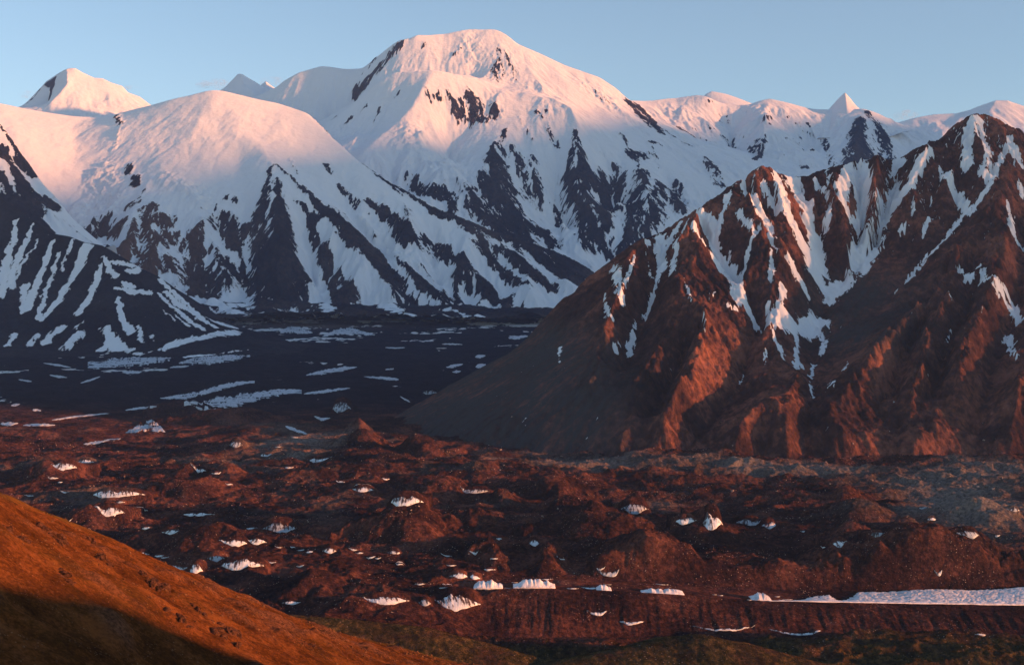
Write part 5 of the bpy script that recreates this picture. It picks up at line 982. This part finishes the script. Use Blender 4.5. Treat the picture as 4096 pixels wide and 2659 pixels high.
for pi, (lab, pts) in enumerate(PATCH):
    pts = sorted(pts, key=lambda q: q[0]); nx = int(min(90, max(16, (pts[-1][0] - pts[0][0]) * 0.35))); ny = 9
    U_ = np.linspace(pts[0][0], pts[-1][0], nx); V_ = np.interp(U_, [p[0] for p in pts], [p[1] for p in pts]); W_ = np.interp(U_, [p[0] for p in pts], [p[2] for p in pts])
    endf = np.sqrt(np.clip(1 - np.abs(np.linspace(-1, 1, nx)) ** 4, 0.02, 1))
    ra = 1 + 0.9 * n1(U_ / 22, pi * 1.7) + 0.5 * n1(U_ / 6, pi * 2.9); rb = 1 + 0.9 * n1(U_ / 22, pi * 1.7 + 40) + 0.5 * n1(U_ / 6, pi * 2.9 + 60)
    lo = np.array([g.hit(u, v + w * 0.5) for u, v, w in zip(U_, V_, W_ * ra * endf)]); hi = np.array([g.hit(u, v - w * 0.5) for u, v, w in zip(U_, V_, W_ * rb * endf)])
    k = np.ones(5) / 5
    for A_ in (lo, hi): A_[:, 1] = np.clip(A_[:, 1], np.median(A_[:, 1]) * 0.93, np.median(A_[:, 1]) * 1.08)
    hi[:, 1] = np.maximum(hi[:, 1], lo[:, 1] + 4)
    t = np.linspace(0, 1, ny)[:, None]; Yy = lo[:, 1][None] + (hi - lo)[:, 1][None] * t; X = ((U_ - 2048) / F)[None] * Yy
    Z = g.at(X, Yy); ed = np.minimum(1, np.minimum(t, 1 - t) * 5) * np.minimum(1, np.minimum(np.linspace(0, 1, nx), np.linspace(1, 0, nx)) * 14)[None]
    T = np.stack([X, Yy, Z + 0.15 + ed * (1.3 + 0.5 * n1(X / 20, pi))], -1)
    o = slab('snow_patch', T, 3.0, M_FIRN, {'run': X, 'rise': Yy, 'dirt': -0.2 + 0 * X})
    tag(o, lab, 'snow patch', 'snow patches left on the glacier')
log('cliffs and patches')

# white lenses of bare ice behind the moraine wall: (u0, u1, v top, v base)
LENS = [(1893, 2011, 2322, 2350, 'smooth white ice cap, left of the long lens'), (2052, 2222, 2319, 2348, 'long white ice lens behind the moraine wall'), (2387, 2449, 2345, 2362, 'small flat white ice lens right of the striped slope'), (2556, 2740, 2357, 2376, 'chain of low white ice domes left of the long ice band'), (1750, 1815, 2341, 2356, 'thin ice sliver at the left end of the row of white lenses'), (3010, 3090, 2376, 2398, 'cluster of white ice spikes at the left tip of the long ice band')]
for li, (u0, u1, vt, vb, lab) in enumerate(LENS):
    uc = (u0 + u1) / 2; D = 1812.0; x = (uc - 2048) / F * D; w = (u1 - u0) / 2 / F * D
    zb = (VH - vb) / F * D; zt = (VH - vt) / F * D
    nx, ny = 70, 22; s = np.linspace(-1, 1, nx)[None]; t = np.linspace(0, 1, ny)[:, None]
    lump = 0.62 + 0.5 * n1(s * w / 9, li * 3.3) + (0.35 * np.abs(n1(s * w / 1.5, li + 9)) if 'spikes' in lab else 0)
    prof = np.clip(1 - np.abs(s) ** 2.4, 0, 1) ** 0.6
    X = x + s * w + 0 * t; Yy = D - 4 + t * 26 + 3 * s * s
    Z = zb - 1.5 + (zt - zb + 2.2) * lump * prof * np.sin(np.pi * np.clip(t, 0, 1)) ** 0.9 + 0.25 * fbm(X.astype(f4) / 3, Yy.astype(f4) / 3, 4) + 0.9 * ridged(X.astype(f4) / 14 + li, Yy.astype(f4) / 9, 3) * prof
    o = slab('ice_lens', np.stack([X, Yy, Z], -1), 3.0, M_BAND, {'run': X, 'rise': Yy, 'dirt': -0.12 + 0 * X})
    tag(o, lab, 'ice', 'white ice showing behind the moraine wall')
bu = [3080, 3180, 3220, 3250, 3320, 3372, 3395, 3440, 3500, 3600, 3650, 3750, 3900, 4000, 4096, 4400]; bt = [2397, 2393, 2386, 2377, 2374, 2390, 2384, 2371, 2369, 2367, 2362, 2358, 2362, 2358, 2350, 2335]
lu = [3080, 3300, 3600, 3950, 4096, 4400]; lv = [2399, 2402, 2409, 2414, 2416, 2420]
nx, ny = 520, 40; U_ = np.linspace(3080, 4400, nx)[None]; t = np.linspace(0, 1, ny)[:, None]
Yy = 1800 + t * 80 + 0 * U_; X = (U_ - 2048) / F * Yy
zl = (VH - np.interp(U_, lu, lv)) / F * 1806; zt = (VH - np.interp(U_, bu, bt)) / F * 1881
blk = ridged(X.astype(f4) / 17, Yy.astype(f4) / 11, 4, 0.55); crk = np.clip(1 - np.abs(fbm(X.astype(f4) / 26, Yy.astype(f4) / 7, 3)) * 9, 0, 1)
Z = zl + (zt - zl) * t ** 0.8 + (0.7 * blk - 1.3 * crk) * np.minimum(1, t * 8) - 1.5 * (t < 0.01)
o = slab('glacier_ice', np.stack([X, Yy, Z], -1), 5.0, M_BAND, {'run': X, 'rise': Yy, 'dirt': 0.1 * crk - 0.12})
tag(o, 'long broken white ice band behind the dark moraine wall at right', 'ice')

# boulders: (u, v, size px, label)
def rock_mesh(name, size, seed, mat, sub=3, flat=0.75, rough=0.35):
    bm = bmesh.new(); bmesh.ops.create_icosphere(bm, subdivisions=sub, radius=1.0); r = random.Random(seed)
    cuts = [(Vector((r.gauss(0, 1), r.gauss(0, 1), r.gauss(0, 1))).normalized(), r.uniform(0.5, 0.85)) for _ in range(9)]
    co = np.array([v.co[:] for v in bm.verts], f4)
    for n_, d in cuts:
        k = co @ np.array(n_[:], f4) - d; k = np.maximum(k, 0)[:, None]; co = co - k * np.array(n_[:], f4)
    nn = fbm(co[:, 0] * 1.7 + seed, co[:, 1] * 1.7 + co[:, 2] * 1.3, 4, 0.55)
    co = co * (1 + rough * nn)[:, None] * np.array([r.uniform(0.8, 1.3), r.uniform(0.8, 1.2), flat]) * size
    for v, c in zip(bm.verts, co): v.co = c.tolist()
    me = bpy.data.meshes.new(name); bm.to_mesh(me); bm.free(); me.materials.append(mat)
    return me
def stone_mat(name, cols, sc):
    m, nt = nodes(name); b = NB(nt); pos = b.n('ShaderNodeNewGeometry').outputs['Position']
    n = b.noise(pos, sc, 6, 0.65); c = b.ramp(n, [(0.38, cols[0]), (0.62, cols[1])]); bs = b.n('ShaderNodeBsdfDiffuse'); b.l(c, bs.inputs[0]); bs.inputs[1].default_value = 0.8
    bp = b.n('ShaderNodeBump'); bp.inputs['Distance'].default_value = 0.5 / sc; bp.inputs['Strength'].default_value = 0.8; b.l(b.noise(pos, sc * 2, 6, 0.65), bp.inputs['Height']); b.l(bp.outputs[0], bs.inputs['Normal'])
    o = b.n('ShaderNodeOutputMaterial'); b.l(bs.outputs[0], o.inputs[0]); return m
M_BOULD = stone_mat('pale_boulder', [(0.22, 0.15, 0.12), (0.5, 0.38, 0.32)], 0.6)
M_CROP = stone_mat('outcrop_rock', [(0.03, 0.016, 0.012), (0.13, 0.06, 0.035)], 0.9)
def any_hit(u, v):
    a = g.hit(u, v); b_ = ROCKY.hit(u, v)
    za = float(g.at(*a)); 
    rz = ray(u, v)[1]
    ok = float(ROCKY.at(*b_)) >= rz * b_[1] - 3
    return (b_[0], b_[1], float(ROCKY.at(*b_))) if (ok and b_[1] < a[1]) else (a[0], a[1], za)
BOULD = [(3900, 1938, 13, 'pale boulder at right, upper of a touching pair under the cliffs'), (3911, 1947, 11, 'pale boulder at right, lower of a touching pair under the cliffs'), (3973, 1955, 12, 'lone pale boulder right of the touching pair'), (3489, 1921, 9, 'pale boulder on rubble left of the bright boulder field'), (3756, 1935, 12, 'pale boulder at the left end of the bright boulder field'),
    (2929, 1964, 14, 'flat reddish boulder on the dark rubble in the middle'), (2170, 2066, 13, 'square pink boulder on a ridge in the middle of the moraine'), (2232, 2035, 9, 'small pale boulder above the square pink one'), (2002, 1799, 9, 'grey boulder on the foot of the scree fan'), (2047, 1668, 8, 'tiny bright boulder high on the shaded scree fan'), (2015, 1862, 8, 'small boulder in the rubble band below the scree fan'),
    (3935, 1767, 9, 'boulder on the dark mound in front of the right cliffs'), (3412, 1780, 8, 'boulder on the right lobe of the fluted fan'), (2932, 1783, 8, 'boulder at the left edge of the fluted fan'), (3800, 1905, 8, 'small boulder above the bright boulder field'), (3840, 1945, 9, 'small boulder in the middle of the bright boulder field'), (3862, 1925, 7, 'tiny boulder right of the bright boulder field'),
    (3700, 1915, 7, 'tiny boulder left of the bright boulder field'), (3560, 1938, 8, 'boulder on the rubble between the lone left one and the bright field'), (3320, 1935, 8, 'boulder on the rubble below the fluted fan'), (2000, 1880, 8, 'boulder beside the dim rubble under the scree fan'), (1645, 2040, 7, 'small boulder on the red slope left of centre'), (1250, 1800, 8, 'boulder above the arched golden ice wall')]
for i, (u, v, s, lab) in enumerate(BOULD):
    x, y, z = any_hit(u, v); m = y / F
    o = bpy.data.objects.new('boulder', rock_mesh('boulder', s * m * 0.55, i + 3, M_BOULD)); C.objects.link(o); o.location = (x, y, z + s * m * 0.12); o.rotation_euler = (0, 0, i * 1.7)
    tag(o, lab, 'boulder', 'large boulders on the moraine')
# outcrops on the near hill
CROP = [(185, 2125, 60, 'dark jagged outcrop high on the near hill, just below its skyline'), (225, 2160, 34, 'small outcrop just below the dark jagged one'), (45, 2130, 44, 'low outcrop near the left edge of the near hill'), (408, 2232, 40, 'rounded outcrop under the skyline of the near hill, right of the jagged one'), (365, 2166, 26, 'tiny outcrop close to the skyline of the near hill'),
    (262, 2308, 50, 'broad low outcrop in the middle of the sunlit hill'), (638, 2350, 46, 'block shaped outcrop in the centre of the hill slope'), (700, 2462, 44, 'outcrop beside the shadow edge on the hill'), (885, 2508, 74, 'largest craggy outcrop low on the hill, with a steep dark side'), (900, 2555, 44, 'lower half of the crag, brown rock below the largest outcrop'), (1232, 2575, 40, 'last outcrop near the lower right end of the hill'), (580, 2300, 26, 'small outcrop above the block shaped one'), (790, 2440, 30, 'small outcrop left of the largest crag')]
for i, (u, v, s, lab) in enumerate(CROP):
    x, y = HILL.hit(u, v); z = float(HILL.at(x, y)); m = y / F * 1.7; r = random.Random(i + 50)
    bm = bmesh.new()
    for k in range(9):
        me = rock_mesh('tmp', s * m * r.uniform(0.16, 0.42), i * 13 + k, M_CROP, 3, r.uniform(0.6, 1.1), 0.5)
        q_ = r.uniform(-0.7, 0.7); px, py = (q_ + r.uniform(-0.2, 0.2)) * s * m, (-q_ * 0.5 + r.uniform(-0.3, 0.3)) * s * m
        pz = float(HILL.at(x + px, y + py)) - z - 0.1 * s * m
        n0 = len(bm.verts); bm.from_mesh(me); bpy.data.meshes.remove(me); bm.verts.ensure_lookup_table()
        for v_ in bm.verts[n0:]: v_.co += Vector((px, py, pz))
    me = bpy.data.meshes.new('rock_outcrop'); bm.to_mesh(me); bm.free(); me.materials.append(M_CROP)
    o = bpy.data.objects.new('rock_outcrop', me); C.objects.link(o); o.location = (x, y, z)
    tag(o, lab, 'rock outcrop', 'rock outcrops on the near hillside')
# countless small stones, one object
rs = np.random.RandomState(3); N = 60000
Dq = 1650 * np.exp(rs.rand(N) * math.log(3500 / 1650)); Uq = rs.rand(N) * 4700 - 300; Xq = (Uq - 2048) / F * Dq
dn = fbm(Xq / 110, Dq / 90, 4, 0.6) + 0.35 * fbm(Xq / 22, Dq / 22, 2)
okk = (dn + 0.25 * rs.rand(N) > 0.30) & ~((Dq < 1790) & (Uq > 1600)); Xq, Dq = Xq[okk][:9000], Dq[okk][:9000]; Zq = g.at(Xq, Dq)
oc = np.array([[1, 0, 0], [0, 1, 0], [-1, 0, 0], [0, -1, 0], [0, 0, 1], [0, 0, -1]], f4); ofc = np.array([[0, 1, 4], [1, 2, 4], [2, 3, 4], [3, 0, 4], [1, 0, 5], [2, 1, 5], [3, 2, 5], [0, 3, 5]])
n = len(Xq); sz = (0.45 + 1.1 * rs.rand(n) ** 4)[:, None, None] * (Dq / 2300)[:, None, None]
co = (oc[None] * (0.6 + 0.8 * rs.rand(n, 6, 1)) + 0.3 * (rs.rand(n, 6, 3) - 0.5)) * sz + np.stack([Xq, Dq, Zq], -1)[:, None]
fc = (ofc[None] + (np.arange(n) * 6)[:, None, None]).reshape(-1, 3).astype(np.int32)
me = bpy.data.meshes.new('rubble'); me.vertices.add(n * 6); me.vertices.foreach_set('co', co.astype(f4).ravel()); me.loops.add(fc.size); me.loops.foreach_set('vertex_index', fc.ravel()); me.polygons.add(len(fc)); me.polygons.foreach_set('loop_start', np.arange(0, fc.size, 3, dtype=np.int32)); me.update(calc_edges=True)
me.materials.append(M_BOULD); o = bpy.data.objects.new('rubble', me); C.objects.link(o); tag(o, 'loose pale stones scattered over the red moraine', 'rubble', None, 'stuff')
# stones on the near hill and low shrubs on the green ground: too many to count
def scatter(name, X_, Y_, Z_, s_, mat, lab, squash=1.0, jit=0.4):
    n = len(X_); co = (oc[None] * (0.6 + 0.8 * rs.rand(n, 6, 1)) + jit * (rs.rand(n, 6, 3) - 0.5)) * s_[:, None, None] * np.array([1, 1, squash]) + np.stack([X_, Y_, Z_], -1)[:, None]
    fc = (ofc[None] + (np.arange(n) * 6)[:, None, None]).reshape(-1, 3).astype(np.int32)
    me = bpy.data.meshes.new(name); me.vertices.add(n * 6); me.vertices.foreach_set('co', co.astype(f4).ravel()); me.loops.add(fc.size); me.loops.foreach_set('vertex_index', fc.ravel()); me.polygons.add(len(fc)); me.polygons.foreach_set('loop_start', np.arange(0, fc.size, 3, dtype=np.int32)); me.update(calc_edges=True)
    me.materials.append(mat); o = bpy.data.objects.new(name, me); C.objects.link(o); tag(o, lab, None, None, 'stuff')
Yh = 250 + 720 * rs.rand(40000) ** 0.9; Xh = -260 + 420 * rs.rand(40000); dn = fbm(Xh / 30, Yh / 40, 4, 0.6)
k = dn + 0.3 * rs.rand(40000) > 0.22; Xh, Yh = Xh[k][:12000], Yh[k][:12000]
scatter('stones', Xh, Yh, HILL.at(Xh, Yh) + 0.02, (0.16 + 0.7 * rs.rand(len(Xh)) ** 5) * Yh / 500, stone_mat('hill_stone', [(0.05, 0.025, 0.014), (0.22, 0.11, 0.055)], 0.5), 'loose stones scattered over the near hillside')
Dv = 1400 * np.exp(rs.rand(90000) * math.log(1700 / 1400)); Uv = 900 + 3400 * rs.rand(90000); Xv = (Uv - 2048) / F * Dv; dn = fbm(Xv / 40, Dv / 40, 4, 0.6)
k = (dn + 0.35 * rs.rand(90000) > 0.12) & (Dv < 1690); Xv, Dv = Xv[k][:26000], Dv[k][:26000]
scatter('shrubs', Xv, Dv, g.at(Xv, Dv) + 0.2, 0.3 + 0.7 * rs.rand(len(Xv)) ** 2, stone_mat('shrub_leaves', [(0.012, 0.013, 0.006), (0.09, 0.062, 0.022)], 0.35), 'low scrub on the green ground at the glacier edge', 0.6, 0.7)
log('objects')
# wisps of cloud behind the far peaks
def cloud(u, v, wpx, hpx, seed, lab):
    D = 24500; m = D / F; bm = bmesh.new(); r = random.Random(seed)
    for k in range(6):
        mt = bmesh.ops.create_icosphere(bm, subdivisions=3, radius=1.0); cx = r.uniform(-0.35, 0.35) * wpx * m; cz = r.uniform(-0.15, 0.2) * hpx * m; sx = wpx * m * r.uniform(0.15, 0.32); szz = hpx * m * r.uniform(0.2, 0.38)
        for q in mt['verts']: q.co = Vector((cx + q.co.x * sx, q.co.y * sx * 0.8, cz + q.co.z * szz))
    me = bpy.data.meshes.new('cloud'); bm.to_mesh(me); bm.free(); o = bpy.data.objects.new('cloud', me); C.objects.link(o); o.location = P(u, v, D)
    me.materials.append(M_CLOUD); tag(o, lab, 'cloud', 'small grey clouds touching the far peaks')
m, nt = nodes('cloud_vapour'); b = NB(nt); pv = b.n('ShaderNodeVolumePrincipled'); pv.inputs['Color'].default_value = (0.75, 0.78, 0.85, 1)
pos = b.n('ShaderNodeNewGeometry').outputs['Position']; b.l(b.math('MULTIPLY', b.smooth(b.noise(pos, 1 / 130.0, 5, 0.6), 0.42, 0.66), 0.0025), pv.inputs['Density'])
oo = b.n('ShaderNodeOutputMaterial'); b.l(pv.outputs[0], oo.inputs['Volume']); M_CLOUD = m; m.cycles.volume_step_rate = 3.0
cloud(125, 378, 80, 40, 1, 'faint grey cloud at the left foot of the left far peak'); cloud(520, 352, 80, 26, 2, 'faint grey cloud behind the right shoulder of the left far peak'); cloud(860, 338, 170, 46, 3, 'dark low cloud left of the smooth white cone'); cloud(1092, 326, 90, 50, 4, 'small dark cloud between the tiny cone and the great mountain'); cloud(3620, 462, 90, 50, 5, 'small smoky cloud in the notch right of the long snow ridge')
